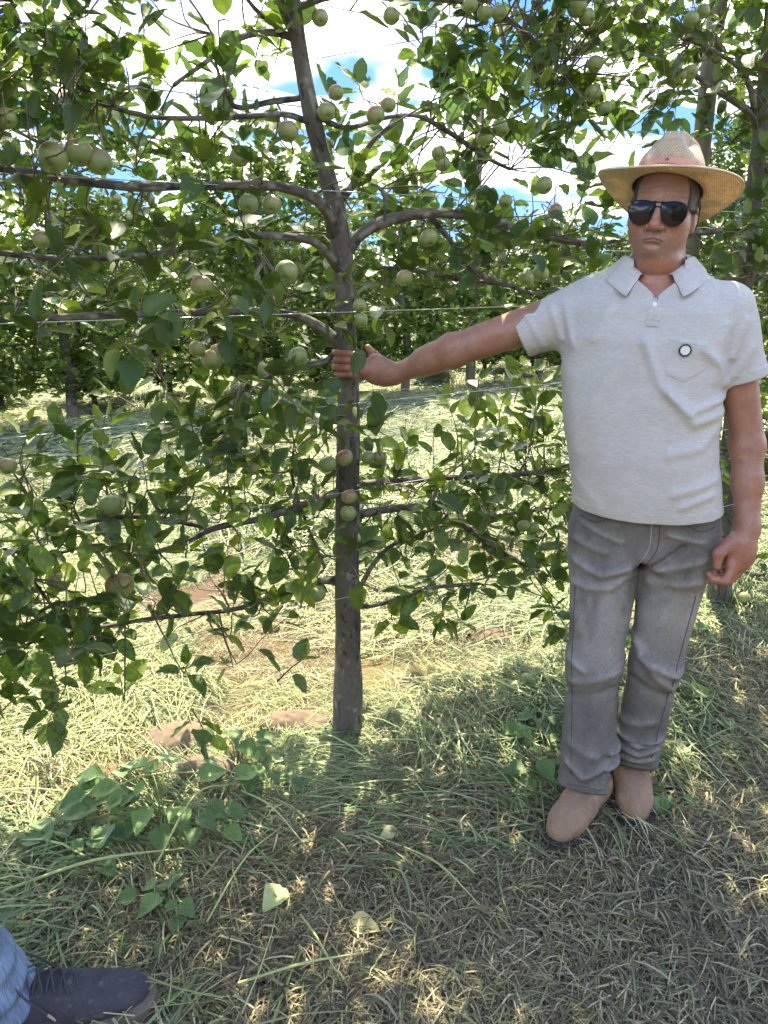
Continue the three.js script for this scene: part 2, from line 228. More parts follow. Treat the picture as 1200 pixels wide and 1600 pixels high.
// ---------------------------------------------------------------- measured limbs of the near trees: [along the row, height, radius] in metres
const LIMBS = {
  trunk: [[0.003,0,0.0504],[0.001,0.324,0.0434],[0.008,0.747,0.0383],[0.016,1.128,0.0328],[0.011,1.305,0.0293],[0.003,1.49,0.0302],[-0.013,1.586,0.028],[-0.042,1.693,0.0248],[-0.077,1.81,0.0226],[-0.103,1.935,0.0204],[-0.119,2.055,0.0184],[-0.127,2.247,0.0148],[-0.131,2.461,0.01]],
  L1: [[-0.024,1.535,0.0187],[-0.06,1.577,0.0168],[-0.123,1.613,0.014],[-0.21,1.637,0.012],[-0.399,1.631,0.0107],[-0.549,1.626,0.0103],[-0.653,1.632,0.01],[-0.813,1.646,0.0088],[-0.988,1.645,0.0058]],
  L2: [[-0.006,1.441,0.0156],[-0.063,1.481,0.0119],[-0.136,1.512,0.01],[-0.285,1.522,0.0088],[-0.409,1.501,0.0078],[-0.473,1.485,0.0069],[-0.679,1.467,0.0073],[-0.836,1.479,0.0062],[-0.978,1.493,0.004]],
  L3: [[0.012,1.221,0.018],[-0.03,1.272,0.0141],[-0.106,1.317,0.0121],[-0.216,1.337,0.01],[-0.437,1.343,0.0095],[-0.679,1.34,0.0082],[-0.855,1.337,0.0071],[-1.027,1.334,0.004]],
  L4: [[-0.0,1.227,0.0089],[-0.071,1.199,0.0071],[-0.168,1.19,0.0069],[-0.244,1.147,0.006],[-0.302,1.084,0.0043]],
  L5: [[-0.078,1.795,0.0081],[-0.16,1.803,0.0071],[-0.253,1.788,0.0062],[-0.373,1.774,0.006],[-0.492,1.77,0.0051],[-0.602,1.79,0.0035]],
  L6: [[-0.092,1.852,0.008],[-0.158,1.845,0.0071],[-0.25,1.828,0.0061],[-0.27,1.848,0.0053],[-0.298,1.912,0.0037],[-0.304,1.977,0.0022]],
  L7: [[-0.11,1.976,0.0101],[-0.151,1.991,0.0092],[-0.218,1.981,0.0083],[-0.283,1.947,0.0067],[-0.348,1.9,0.0059],[-0.427,1.846,0.0044]],
  L8: [[-0.113,1.982,0.0109],[-0.142,2.012,0.01],[-0.172,2.074,0.0083],[-0.192,2.16,0.0052]],
  L9: [[-0.155,1.991,0.0061],[-0.215,2.022,0.0053],[-0.253,2.048,0.0037]],
  L10: [[0.009,0.814,0.0152],[-0.102,0.827,0.0111],[-0.183,0.826,0.0091],[-0.281,0.803,0.0089],[-0.429,0.782,0.0078],[-0.502,0.75,0.0068],[-0.621,0.737,0.005],[-0.712,0.78,0.0048],[-0.795,0.779,0.0039]],
  L11: [[0.005,0.53,0.0157],[-0.079,0.527,0.0116],[-0.196,0.492,0.0085],[-0.346,0.497,0.0073],[-0.484,0.527,0.0062],[-0.597,0.548,0.006],[-0.736,0.555,0.005],[-0.853,0.549,0.004],[-0.968,0.518,0.0032]],
  L12: [[-0.429,0.782,0.0069],[-0.587,0.836,0.0074],[-0.682,0.843,0.0064],[-0.789,0.836,0.0055],[-0.833,0.885,0.0038]],
  L13: [[-1.012,0.789,0.003],[-0.926,0.821,0.0038],[-0.868,0.726,0.0039],[-0.81,0.592,0.0032]],
  L14: [[-0.734,1.966,0.0026],[-0.693,1.902,0.004],[-0.65,1.835,0.0048],[-0.574,1.793,0.0042],[-0.492,1.77,0.0036]],
  R1: [[0.01,1.482,0.0208],[0.054,1.531,0.0174],[0.135,1.571,0.0149],[0.262,1.591,0.0144],[0.396,1.587,0.013],[0.589,1.565,0.0126],[0.773,1.541,0.0121],[0.972,1.523,0.0106],[1.106,1.537,0.0065]],
  R2: [[0.015,1.399,0.0079],[0.053,1.41,0.0071],[0.137,1.442,0.0063],[0.264,1.44,0.0065],[0.355,1.424,0.0066],[0.45,1.408,0.0067],[0.582,1.396,0.0069],[0.688,1.369,0.0061],[0.816,1.379,0.0042]],
  R3: [[0.279,1.59,0.0082],[0.329,1.528,0.0074],[0.401,1.443,0.0076],[0.523,1.408,0.0078],[0.694,1.365,0.0061]],
  R4: [[-0.022,1.601,0.0118],[0.027,1.651,0.0102],[0.049,1.714,0.0084],[0.072,1.754,0.0067],[0.135,1.805,0.0051]],
  R5: [[-0.077,1.817,0.0072],[0.001,1.787,0.0066],[0.116,1.819,0.0051],[0.236,1.837,0.0052],[0.321,1.82,0.0071],[0.434,1.779,0.0073],[0.505,1.75,0.0065],[0.579,1.726,0.0047]],
  R6: [[-0.116,2.042,0.0092],[-0.011,2.082,0.0079],[0.154,2.095,0.0082],[0.293,2.108,0.0076],[0.419,2.111,0.007],[0.602,2.081,0.0055],[0.808,2.007,0.0038]],
  R7: [[0.012,0.734,0.0154],[0.135,0.722,0.0128],[0.278,0.709,0.0122],[0.378,0.675,0.0115],[0.486,0.601,0.0107],[0.63,0.492,0.01],[0.752,0.419,0.008],[0.882,0.342,0.0047]],
  R8: [[0.008,0.444,0.01],[0.056,0.519,0.008],[0.089,0.566,0.008],[0.159,0.606,0.007],[0.279,0.62,0.0072],[0.38,0.631,0.0063],[0.649,0.641,0.0055],[0.824,0.648,0.0045]],
  R9: [[0.014,0.436,0.009],[0.112,0.441,0.0071],[0.183,0.47,0.0072],[0.282,0.471,0.0063],[0.493,0.425,0.0055]],
  R10: [[0.009,0.836,0.0114],[0.135,0.814,0.0097],[0.375,0.79,0.0092],[0.64,0.779,0.0097],[0.904,0.771,0.0091],[1.129,0.761,0.0071]],
  R11: [[-0.012,1.633,0.005],[0.056,1.658,0.0051],[0.091,1.638,0.0052],[0.099,1.565,0.0044]],
  L15: [[-0.157,0.98,0.0036],[-0.17,0.89,0.0045],[-0.145,0.772,0.0046],[-0.088,0.602,0.0057]],
};
const LIMBS_B = {
  trunk: [[0.015,0,0.0522],[-0.059,0.719,0.0403],[-0.114,1.365,0.0338],[-0.135,1.778,0.0311],[-0.143,1.897,0.0295],[-0.154,2.075,0.0265],[-0.172,2.274,0.0225],[-0.208,2.515,0.0174],[-0.257,2.79,0.0115]],
  A1: [[-0.148,1.918,0.0164],[-0.226,1.969,0.0138],[-0.341,2.011,0.0101],[-0.467,2.047,0.0087],[-0.526,2.065,0.0065]],
  A2: [[-0.184,1.947,0.0116],[-0.266,2.023,0.0102],[-0.364,2.089,0.0089],[-0.458,2.125,0.0065],[-0.566,2.146,0.0042]],
  A3: [[-0.131,1.622,0.0122],[-0.253,1.574,0.0108],[-0.465,1.565,0.0092],[-0.665,1.565,0.0067]],
  A4: [[-0.137,1.983,0.0117],[-0.056,2.043,0.0094],[0.159,2.129,0.0073]],
  A5: [[-0.123,1.757,0.012],[0.002,1.808,0.0097],[0.318,1.873,0.0076]],
  A6: [[-0.11,1.436,0.0124],[-0.291,1.391,0.0109],[-0.57,1.371,0.0093],[-0.888,1.365,0.0055]],
  A7: [[-0.104,1.413,0.0125],[0.141,1.411,0.0104],[0.639,1.435,0.0084]],
  A8: [[-0.072,0.882,0.0132],[0.197,0.829,0.0111],[0.744,0.777,0.009]],
  A9: [[-0.059,0.719,0.0134],[-0.318,0.71,0.0116],[-0.686,0.743,0.0073]],
  A10: [[-0.02,0.253,0.0141],[0.28,0.083,0.0104],[0.512,0.041,0.0077]],
};
// how full the crowns of the near row are: 0.1 m cells, first line 3.33 m above ground, first column 2.4 m before the trunk we look at
const FULL = [
  '333333333333333333333333333333333333333333333333333333333333',
  '333333333333333333333333333333333333333333333333333333333333',
  '333333333333333333333333333333333333333333333333333333333333',
  '333333333333333333333333333333333333333333333333333333333333',
  '333333333333333333333333333333333333333333333333333333333333',
  '555555555555555555444444444444444444444444445555555555555555',
  '555555555555555555444444444444444444444455555555555555556666',
  '555555555555555555444444444444444445555555555555556666666666',
  '555555555555555555444444444444455555555555555666666666666666',
  '555555555555555554444444444455566665665666666666666666666777',
  '555555555555555554444544443456677766776666666666667777777777',
  '555555555555555554444533422467788876776666777777777555555555',
  '555555555555555554444532311468888887777777555555555555555555',
  '555555555555555553323521311448999854455555555555555555555555',
  '555555555555555553312631131337997511122355555555555555555555',
  '555555555555555556655423445456644111011335555555555555555555',
  '555555555555555565423534556667553100000335555556666666666666',
  '555555555555555533334565334555664200000446666666666666666666',
  '555555555555555545345554345655555440004666666666666666666666',
  '555555555555555544345553234554554110003366666666666666666666',
  '000033333333333334345432122112210000000044666666666666666666',
  '444441111110000010011322210000000000000022555556666666666666',
  '655544444444444111045565420000000000000012555555555555555555',
  '666666655555444441356665441001134422220011333333333333333335',
  '446666666666655565567665454235566633222222244444444333333333',
  '000446666666666665437765355566766633333332233344444444444444',
  '000000044666666665435545334555666633333331233333333333334444',
  '000000000044466655542554232333566622222231122333333333333333',
  '000000000000004455424543112444666622222221122233333333333333',
  '000000000000000334213331111233666511222221112233333333333333',
  '000000000000000111000000100013555311112222111111113333333333'];
const APPLES = [[-0.72,1.662,0.09,0.0624],[-0.668,1.675,0.09,0.0592],[-0.627,1.659,0.09,0.0547],[-0.799,1.729,0.09,0.0409],[-0.185,1.753,0.09,0.0502],[-0.294,1.589,0.09,0.0456],[-0.234,1.589,0.09,0.0478],[-0.202,1.434,0.09,0.0574],[-0.422,1.403,0.09,0.0515],[-0.444,1.258,0.09,0.0401],[-0.409,1.23,0.09,0.0531],[-0.392,1.248,0.09,0.0407],[-0.178,1.225,0.09,0.0497],[-0.762,1.501,0.09,0.0378],[-0.683,0.693,0.09,0.0714],[-0.684,0.901,0.09,0.0583],[-0.1,0.928,0.09,0.0494],[-0.048,0.939,0.09,0.0499],[-0.033,0.824,0.09,0.0472],[-0.038,0.775,0.09,0.0475],[-0.144,0.549,0.09,0.0516],[-0.319,0.994,0.09,0.0431],[-0.317,0.944,0.09,0.0334],[-0.532,1.064,0.09,0.0342],[-0.891,1.026,0.09,0.0397],[-0.82,0.732,0.09,0.0517],[-0.082,1.804,0.09,0.0434],[-0.054,1.848,0.09,0.0372],[0.039,1.803,0.12,0.0458],[0.094,1.835,0.09,0.0388],[-0.093,2.001,0.09,0.0389],[0.103,2.032,0.09,0.0424],[-0.309,1.69,0.09,0.0476],[0.028,0.93,0.09,0.0399],[0.066,0.925,0.09,0.044],[0.059,0.667,0.09,0.0492],[0.146,1.417,0.09,0.0453],[0.252,1.733,0.09,0.0409],[0.265,1.709,0.09,0.0412],[0.438,1.854,0.09,0.049],[0.459,1.811,0.09,0.0495],[0.402,1.783,0.09,0.0456],[0.388,2.078,0.09,0.0401],[0.436,2.085,0.09,0.0406],[0.341,2.089,0.09,0.0396],[0.711,2.139,0.09,0.0572],[0.751,2.118,0.09,0.0471],[0.796,2.006,0.09,0.0464],[0.797,1.931,0.09,0.0488],[0.848,1.894,0.09,0.0457],[1.186,2.172,0.09,0.0474],[1.209,2.031,0.09,0.0464],[1.16,2.015,0.09,0.042],[0.578,1.412,0.09,0.046],[0.635,1.425,0.09,0.0504],[0.678,1.603,0.09,0.0458],[0.627,1.672,0.09,0.0524],[0.486,1.623,0.09,0.0402],[0.224,1.52,0.09,0.0489],[0.006,1.347,0.09,0.0374],[0.007,1.31,0.09,0.0411],[0.665,0.607,0.09,0.0453],[0.624,0.621,0.09,0.0427],[1.918,0.06,0.09,0.0616],[2.034,0.027,0.09,0.0686],[0.06,1.091,0.09,0.0429],[1.235,2.2,0.09,0.0437],[0.961,2.161,0.09,0.0452]];

// ---------------------------------------------------------------- materials of the trees
const barkMap = makeTex(256, 512, (u, v) => { const a = tnoise(u, v, 5, 3), b = tnoise(u, v, 40, 9, 3), s = tnoise(u, v * 1, 14, 21, 3), l = sstep(0.60, 0.68, tnoise(u, v, 22, 33, 2)); let k = 0.62 + 0.55 * a + 0.25 * (b - 0.5) - 0.28 * l; const m = sstep(0.52, 0.7, s) * 0.24; return [0.40 * k + m * 0.6, 0.375 * k + m * 0.7, 0.335 * k + m * 0.6].map((x) => Math.min(1, Math.max(0, x))); }, true, [4, 2.2]);
const barkBump = makeTex(256, 512, (u, v) => { const a = tnoise(u, v, 30, 9, 4) * 0.6 + tnoise(u, v, 9, 4, 3) * 0.4 - 0.35 * sstep(0.60, 0.68, tnoise(u, v, 22, 33, 2)); const k = Math.min(1, Math.max(0, a)); return [k, k, k]; }, false, [4, 2.2]);
const bark = std({ map: barkMap, bumpMap: barkBump, bumpScale: 0.0026, roughness: 0.9 });
const twigMat = std({ color: lin(0.13, 0.10, 0.065), roughness: 0.8 });
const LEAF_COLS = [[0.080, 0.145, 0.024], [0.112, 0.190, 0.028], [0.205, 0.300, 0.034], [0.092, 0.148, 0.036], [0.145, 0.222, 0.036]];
const leafTex = makeTex(128, 128, (u, v) => { const x = Math.abs(u - 0.5) * 2, vein = Math.abs(((v * 9 - x * 2.2) % 1 + 1) % 1 - 0.5), mid = x < 0.05 ? 1 : 0, k = 0.86 + 0.2 * tnoise(u, v, 14, 2, 3) + (vein < 0.07 ? 0.05 : 0) + mid * 0.25; return [Math.min(1, k), Math.min(1, k), Math.min(1, k * 0.98)]; }, true);
const leafBump = makeTex(128, 128, (u, v) => { const x = Math.abs(u - 0.5) * 2, vein = Math.abs(((v * 9 - x * 2.2) % 1 + 1) % 1 - 0.5), k = Math.min(1, 0.45 + vein * 0.7 + (x < 0.05 ? -0.3 : 0) + 0.2 * tnoise(u, v, 20, 5, 2)); return [k, k, k]; }, false);
const leafLook = { roughness: 0.5, specularIntensity: 0.6, transmission: 0.58, side: THREE.DoubleSide, bumpMap: leafBump, bumpScale: 0.0006, map: leafTex };
const leafMats = LEAF_COLS.map((c) => phys({ ...leafLook, color: lin(...c) }));
const foliageMat = phys({ ...leafLook, vertexColors: true });
const farLeafMat = phys({ roughness: 0.55, specularIntensity: 0.5, transmission: 0.58, side: THREE.DoubleSide, vertexColors: true });

// one apple leaf, petiole at the origin, blade along +y, upper side +z; unit length
function leafGeo(seed, fine = true) {
  const r = rng(seed), st = fine ? [0, 0.07, 0.2, 0.4, 0.62, 0.82, 0.94, 1] : [0, 0.3, 0.7, 1], hw = fine ? [0.0, 0.19, 0.30, 0.345, 0.31, 0.19, 0.075, 0] : [0, 0.34, 0.29, 0];
  const fold = 0.25 + 0.5 * r(), curl = (r() - 0.25) * 0.9, tw = (r() - 0.5) * 0.5, wav = 0.02 + 0.03 * r(), ph = r() * 6, pos = [], uv = [], idx = [], pet = fine ? 0.2 : 0.1;
  st.forEach((t, i) => {
    const y = pet + t * (1 + 0), bz = -curl * t * t * 0.5, a = tw * t, w = hw[i] * (0.9 + 0.2 * r());
    for (const s of [-1, 0, 1]) {
      const e = s === 0 ? 0 : (wav * Math.sin(t * 17 + ph + s) + w * Math.sin(fold) * 0.8), x = s * w * Math.cos(fold);
      pos.push(x * Math.cos(a) - e * Math.sin(a), y - Math.max(0, bz) * 0.2, bz + x * Math.sin(a) + e * Math.cos(a)); uv.push(0.5 + s * 0.5 * hw[i] / 0.345, t);
    }
  });
  for (let i = 0; i < st.length - 1; i++) for (let s = 0; s < 2; s++) { const a = i * 3 + s; if (i > 0) idx.push(a, a + 1, a + 3); if (i < st.length - 2) idx.push(a + 1, a + 4, a + 3); else idx.push(a + 1, a + 3, a + 3); }
  // drop the doubled corner of the tip, then the petiole
  const ix = []; for (let i = 0; i < idx.length; i += 3) { let [a, b, c] = idx.slice(i, i + 3); if (b === c) { c = (st.length - 1) * 3 + 1; } ix.push(a, b, c); }
  if (fine) { const k = pos.length / 3; pos.push(-0.014, 0, 0, 0.014, 0, 0, 0, pet + 0.02, 0.004, 0, 0, 0.02); uv.push(0.5, 0, 0.5, 0, 0.5, 0, 0.5, 0); ix.push(k, k + 1, k + 2, k, k + 2, k + 3); }
  const g = new THREE.BufferGeometry(); g.setAttribute('position', new THREE.Float32BufferAttribute(pos, 3)); g.setAttribute('uv', new THREE.Float32BufferAttribute(uv, 2)); g.setIndex(ix); g.computeVertexNormals(); return g;
}
const LEAVES = [1, 2, 3, 4, 5, 6, 7, 8].map((s) => leafGeo(s)), FAR_LEAVES = [11, 12, 13].map((s) => leafGeo(s, false));
function bake(list, geos, withUv = true) { // list of [matrix, geometry number, colour] -> one geometry
  let nv = 0, ni = 0; for (const l of list) { nv += geos[l[1]].attributes.position.count; ni += geos[l[1]].index.count; }
  const P = new Float32Array(nv * 3), N = new Float32Array(nv * 3), T = withUv ? new Float32Array(nv * 2) : null, C = new Float32Array(nv * 3), I = new Uint32Array(ni); let v0 = 0, i0 = 0; const p = V(), q = V(), nm = new THREE.Matrix3();
  for (const [m, k, c] of list) {
    const g = geos[k], a = g.attributes, n = a.position.count; nm.getNormalMatrix(m);
    for (let i = 0; i < n; i++) { p.fromBufferAttribute(a.position, i).applyMatrix4(m); q.fromBufferAttribute(a.normal, i).applyMatrix3(nm).normalize(); const o = (v0 + i) * 3; P[o] = p.x; P[o + 1] = p.y; P[o + 2] = p.z; N[o] = q.x; N[o + 1] = q.y; N[o + 2] = q.z; C[o] = c[0]; C[o + 1] = c[1]; C[o + 2] = c[2]; if (T) { T[(v0 + i) * 2] = a.uv.getX(i); T[(v0 + i) * 2 + 1] = a.uv.getY(i); } }
    for (let i = 0; i < g.index.count; i++) I[i0 + i] = g.index.getX(i) + v0; v0 += n; i0 += g.index.count;
  }
  const g = new THREE.BufferGeometry(); g.setAttribute('position', new THREE.BufferAttribute(P, 3)); g.setAttribute('normal', new THREE.BufferAttribute(N, 3)); g.setAttribute('color', new THREE.BufferAttribute(C, 3)); if (T) g.setAttribute('uv', new THREE.BufferAttribute(T, 2)); g.setIndex(new THREE.BufferAttribute(I, 1)); return g;
}
const orient = (pos, dir, nrm, s, sx = 1) => { const y = dir.clone().normalize(), z = nrm.clone().addScaledVector(y, -nrm.dot(y)).normalize(), x = V().crossVectors(y, z); return new THREE.Matrix4().makeBasis(x.multiplyScalar(s * sx), y.multiplyScalar(s), z.multiplyScalar(s)).setPosition(pos); };
// a leafy shoot: leaves in a spiral round a short twig
function shoot(r, p, dir, len, n, size, out, twigs, litTone = 0) {
  const d = dir.clone().normalize(), e = V(0.3, 0.1, 0.9).cross(d).normalize(), f = V().crossVectors(d, e); let a = r() * 6.28;
  const tip = p.clone().addScaledVector(d, len); if (twigs) twigs.push([p, p.clone().lerp(tip, 0.5).add(V((r() - 0.5) * 0.02, 0.008, (r() - 0.5) * 0.02)), tip]);
  for (let i = 0; i < n; i++) {
    const t = (i + 0.5) / n, q = p.clone().addScaledVector(d, len * (0.1 + 0.9 * t)); a += 2.4 + (r() - 0.5) * 0.7;
    const rad = V().addScaledVector(e, Math.cos(a)).addScaledVector(f, Math.sin(a)), ld = rad.clone().multiplyScalar(1 - 0.5 * t).addScaledVector(d, 0.25 + 0.75 * t).add(V(0, -0.5 * r() + 0.08, 0)).add(V(r() - 0.5, r() - 0.5, r() - 0.5).multiplyScalar(0.5));
    const up = V((r() - 0.5) * 1.1, 1, (r() - 0.5) * 1.1).addScaledVector(rad, 0.35); const s = size * (0.65 + 0.55 * r()) * (i === n - 1 ? 0.7 : 1);
    const young = t > 0.8 && r() < 0.5, ci = young ? 2 : Math.min(4, Math.floor(r() * 4.2 + litTone));
    out.push({ m: orient(q, ld, up, s, 0.85 + 0.3 * r()), g: Math.floor(r() * 8), c: ci, p: q, s });
  }
}
const twigTube = (a, r0) => tube(a.map((p, i) => [p.x, p.y, p.z, r0 * (1 - 0.6 * i / (a.length - 1))]), 4, 2);

// ---------------------------------------------------------------- the near row
const NEAR = [
  { u: -1.95, name: 'apple_tree', label: 'apple tree whose leafy arms reach in from the left edge of the picture', limbs: null },
  { u: 0, name: 'apple_tree', label: 'trellised apple tree in the middle whose trunk the man holds', limbs: LIMBS },
  { u: 1.87, name: 'apple_tree', label: 'apple tree behind the man at the right edge with a forked limb', limbs: LIMBS_B },
  { u: 3.74, name: 'apple_tree', label: 'apple tree of the near row next beyond the forked one on the right', limbs: null },
];
const man0 = V(0.64, 0, -1.9);
const handC = V(-0.06, 1.18, -2.12), armA = V(0.35, 1.29, -2.0), armB = V(-0.04, 1.17, -2.12);
{
  const r = rng(77), camP = camera.position, fwd = V(0, -Math.sin(0.309), -Math.cos(0.309)), upv = V(0, Math.cos(0.309), -Math.sin(0.309));
  const seg = new THREE.Line3(armA, armB), tmp = V();
  NEAR.forEach((T, ti) => {
    const root = thing(T.name, T.label, 'apple tree', 'apple trees of the near row'); const wob = (i) => (i === 1 ? 0 : 0);
    root.position.copy(rowPt(T.u, groundY(rowPt(T.u, 0).x, rowPt(T.u, 0).z))); root.updateMatrixWorld(); T.root = root; T.y0 = root.position.y;
    const L = (u, y, w = 0) => V(RU.x * u + RN.x * w, y, RU.z * u + RN.z * w);
    let limbs = T.limbs;
    if (!limbs) {
      limbs = { trunk: [[0, 0, 0.05], [0.01, 0.5, 0.043], [-0.01, 1.1, 0.036], [0.02, 1.7, 0.03], [0, 2.3, 0.022], [0.02, 2.9, 0.012]] };
      [0.5, 0.82, 1.1, 1.35, 1.62, 1.9, 2.2, 2.5].forEach((h, i) => { for (const s of [-1, 1]) { const e = 0.98 - 0.12 * r() - (h > 2 ? 0.2 : 0), k = 0.012 - 0.0006 * i; limbs['b' + i + s] = [[0, h - 0.06, k * 1.3], [s * 0.12, h + (r() - 0.5) * 0.05, k], [s * 0.5, h + 0.04 + (r() - 0.5) * 0.1, k * 0.8], [s * e, h + (r() - 0.5) * 0.14, k * 0.4]]; } });
    }
    T.paths = [];
    for (const k in limbs) {
      const ph = r() * 6, isT = k === 'trunk', pts = limbs[k].map(([u, y, rad], i) => { const w = isT ? 0 : (0.05 * Math.sin(ph) + 0.05 * Math.sin(ph + u * 5)) * Math.min(1, i / 2); const v = L(u, y - (isT && y === 0 ? 0.05 : 0), w); return [v.x, v.y, v.z, rad]; });
      if (isT) { pts.forEach((p) => { p[3] *= 0.93; }); pts[0][3] *= 1.15; T.trunk = pts; }
      part(isT ? 'trunk' : 'branch', tube(pts, isT ? 18 : 9, isT ? 6 : 5, isT ? 0.11 : 0.14, ti * 20 + Object.keys(limbs).indexOf(k)), bark, root);
      const cv = new THREE.CatmullRomCurve3(pts.map((p) => V(p[0], p[1], p[2]))); if (!isT || true) T.paths.push(...cv.getSpacedPoints(Math.max(4, Math.round(cv.getLength() / 0.04))).map((p) => p.add(root.position)));
    }
    T.leaves = []; T.twigs = [];
  });
  const fruit = APPLES.map(([u, y, w]) => { const p = rowPt(u, y, w), d = camera.position.clone().sub(p).normalize(); return new THREE.Line3(p, p.clone().addScaledVector(d, 0.4)); });
  const owner = (u) => NEAR[u < -0.97 ? 0 : u < 0.95 ? 1 : u < 2.8 ? 2 : 3];
  FULL.forEach((line, j) => {
    for (let i = 0; i < line.length; i++) {
      const d = +line[i]; if (!d) continue; const u = -2.4 + 0.1 * i, y = 3.33 - 0.1 * j, T = owner(u), far = u > 2.6 || y > 2.5;
      let n = d * (far ? 0.36 : 0.60) * (0.35 + 1.3 * vnoise(u * 4.3, y * 4.3, 7)) * (y > 2.35 ? 0.42 : y > 1.6 ? (u < -0.25 ? 1.1 : u > 0.4 && u < 1.0 ? 1.15 : u > 1 ? 0.55 : 0.8) : y < 0.5 ? 0.6 : y < 1.05 ? 1.0 : 0.95); n = Math.floor(n) + (r() < n % 1 ? 1 : 0);
      for (let k = 0; k < n; k++) {
        const g = (r() + r() + r() - 1.5) * 0.33, p = rowPt(u + (r() - 0.5) * 0.11, y + (r() - 0.5) * 0.11, g);
        let best = 9, bp = null; for (const q of T.paths) { const dd = q.distanceTo(p); if (dd < best) { best = dd; bp = q; } }
        const dir = V((r() - 0.5) * 1.3, 0.55 + r() * 0.6 - (r() < 0.22 ? 1.3 : 0), (r() - 0.5) * 1.3); if (bp && best > 0.02) dir.addScaledVector(p.clone().sub(bp).normalize(), 0.6);
        dir.normalize(); const len = 0.05 + 0.12 * r() * r() + (r() < 0.1 ? 0.1 : 0), st = p.clone().addScaledVector(dir, -len * 0.5);
        const mine = []; shoot(r, st, dir, len, 4 + Math.floor(r() * 4), 0.073, mine, null);
        const keep = mine.filter((l) => { seg.closestPointToPoint(l.p, true, tmp); return tmp.distanceTo(l.p) > 0.14 && l.p.distanceTo(handC) > 0.15 && !(fruit.some((f) => { f.closestPointToPoint(l.p, true, tmp); return tmp.distanceTo(l.p) < 0.058; }) && r() < 0.8); });
        if (!keep.length) continue;
        T.leaves.push(...keep);
        const line3 = [st, st.clone().addScaledVector(dir, len * 0.5).add(V(0, 0.006, 0)), st.clone().addScaledVector(dir, len)];
        if (bp && best < 0.3 && best > 0.03) line3.unshift(bp.clone(), bp.clone().lerp(st, 0.5).add(V((r() - 0.5) * 0.03, (r() - 0.5) * 0.03, (r() - 0.5) * 0.03)));
        seg.closestPointToPoint(line3[1], true, tmp); if (tmp.distanceTo(line3[1]) > 0.09) T.twigs.push([line3, 0.0026]);
      }
    }
  });
  // leaves that hang before the hand on the trunk
  for (const [u, y, w, du, dy, s] of [[-0.055, 1.262, 0.215, -0.35, -0.9, 0.072], [-0.035, 1.155, 0.225, 0.25, -0.95, 0.08], [-0.09, 1.17, 0.20, -0.8, -0.3, 0.085], [-0.03, 1.12, 0.21, 0.1, -1, 0.085], [-0.11, 1.12, 0.18, -0.5, -0.7, 0.08]])
    NEAR[1].leaves.push({ m: orient(rowPt(u, y, w), V(RU.x * du, dy, RU.z * du), V(0.3, 0.55, 0.9), s, 1), g: 2, c: 0, p: rowPt(u, y, w), s });
  NEAR[1].twigs.push([[rowPt(0.01, 1.0, 0.03), rowPt(-0.03, 1.06, 0.14), rowPt(-0.07, 1.12, 0.205), rowPt(-0.075, 1.19, 0.22), rowPt(-0.055, 1.262, 0.215)], 0.003]);
  NEAR.forEach((T, ti) => {
    const inv = T.root.position.clone().negate(), shift = new THREE.Matrix4().makeTranslation(inv.x, inv.y, inv.z);
    for (const l of T.leaves) { const v = l.p.clone().sub(camP), dep = v.dot(fwd), x = Math.abs(v.x / dep), y = Math.abs(v.dot(upv) / dep); const [, w] = rowUW(l.p.x, l.p.z); l.rank = dep > 0.3 && x < 0.5 && y < 0.665 ? l.s / dep * (1 + w * 1.5) : 0; l.m.premultiply(shift); }
    T.leaves.sort((a, b) => b.rank - a.rank);
    const N = ti === 3 ? 60 : 300, own = T.leaves.slice(0, N).filter((l) => l.rank > 0), rest = T.leaves.slice(own.length);
    for (const l of own) { const m = part('leaf', LEAVES[l.g], leafMats[l.c], T.root); m.matrix.copy(l.m); m.matrix.decompose(m.position, m.quaternion, m.scale); }
    const f = part('foliage', bake(rest.map((l) => [l.m, l.g, LEAF_COLS[l.c]]), LEAVES), foliageMat, T.root); f.userData.kind = 'stuff';
    const tw = part('twigs', mergeGeometries(T.twigs.map(([a, k]) => twigTube(a.map((p) => p.clone().add(inv)), k))), twigMat, T.root); tw.userData.kind = 'stuff';
  });
}

// ---------------------------------------------------------------- apples
function appleGeo(seed, blush) {
  const r = rng(seed), g = new THREE.SphereGeometry(0.5, 28, 20), a = g.attributes.position, col = new Float32Array(a.count * 3), ph = r() * 6;
  for (let i = 0; i < a.count; i++) {
    let x = a.getX(i) * 2, y = a.getY(i) * 2, z = a.getZ(i) * 2; const th = Math.atan2(z, x), R = Math.hypot(x, z);
    let k = 1 + 0.05 * y + 0.025 * Math.cos(th * 5 + ph) * sstep(0, -0.9, y); const dimT = 0.30 * Math.exp(-Math.pow(R / 0.32, 2)), dimB = 0.2 * Math.exp(-Math.pow(R / 0.26, 2));
    const yy = y * 0.92 + (y > 0 ? -dimT : dimB);
    a.setXYZ(i, x * k * 0.5, yy * 0.5, z * k * 0.5);
    const n = fbm(x * 3 + seed, y * 1.2, z * 3, 3), fine = vnoise(x * 16, y * 16, z * 16 + seed), b = blush * sstep(0.35, 0.95, (x * Math.cos(ph) * 0.3 + z * 0.35) + y * 0.42 + n * 0.85) * (0.75 + 0.25 * vnoise(th * 14, y * 2, seed));
    const s = 0.86 + 0.2 * fine; let c = [0.225 * s, 0.29 * s, 0.09 * s]; c = [lerp(c[0], 0.36 * s, b), lerp(c[1], 0.13 * s, b), lerp(c[2], 0.095 * s, b)]; if (R < 0.1 && y < 0) c = [0.08, 0.06, 0.03];
    col.set(c, i * 3);
  }
  g.setAttribute('color', new THREE.BufferAttribute(col, 3)); g.computeVertexNormals(); return g;
}
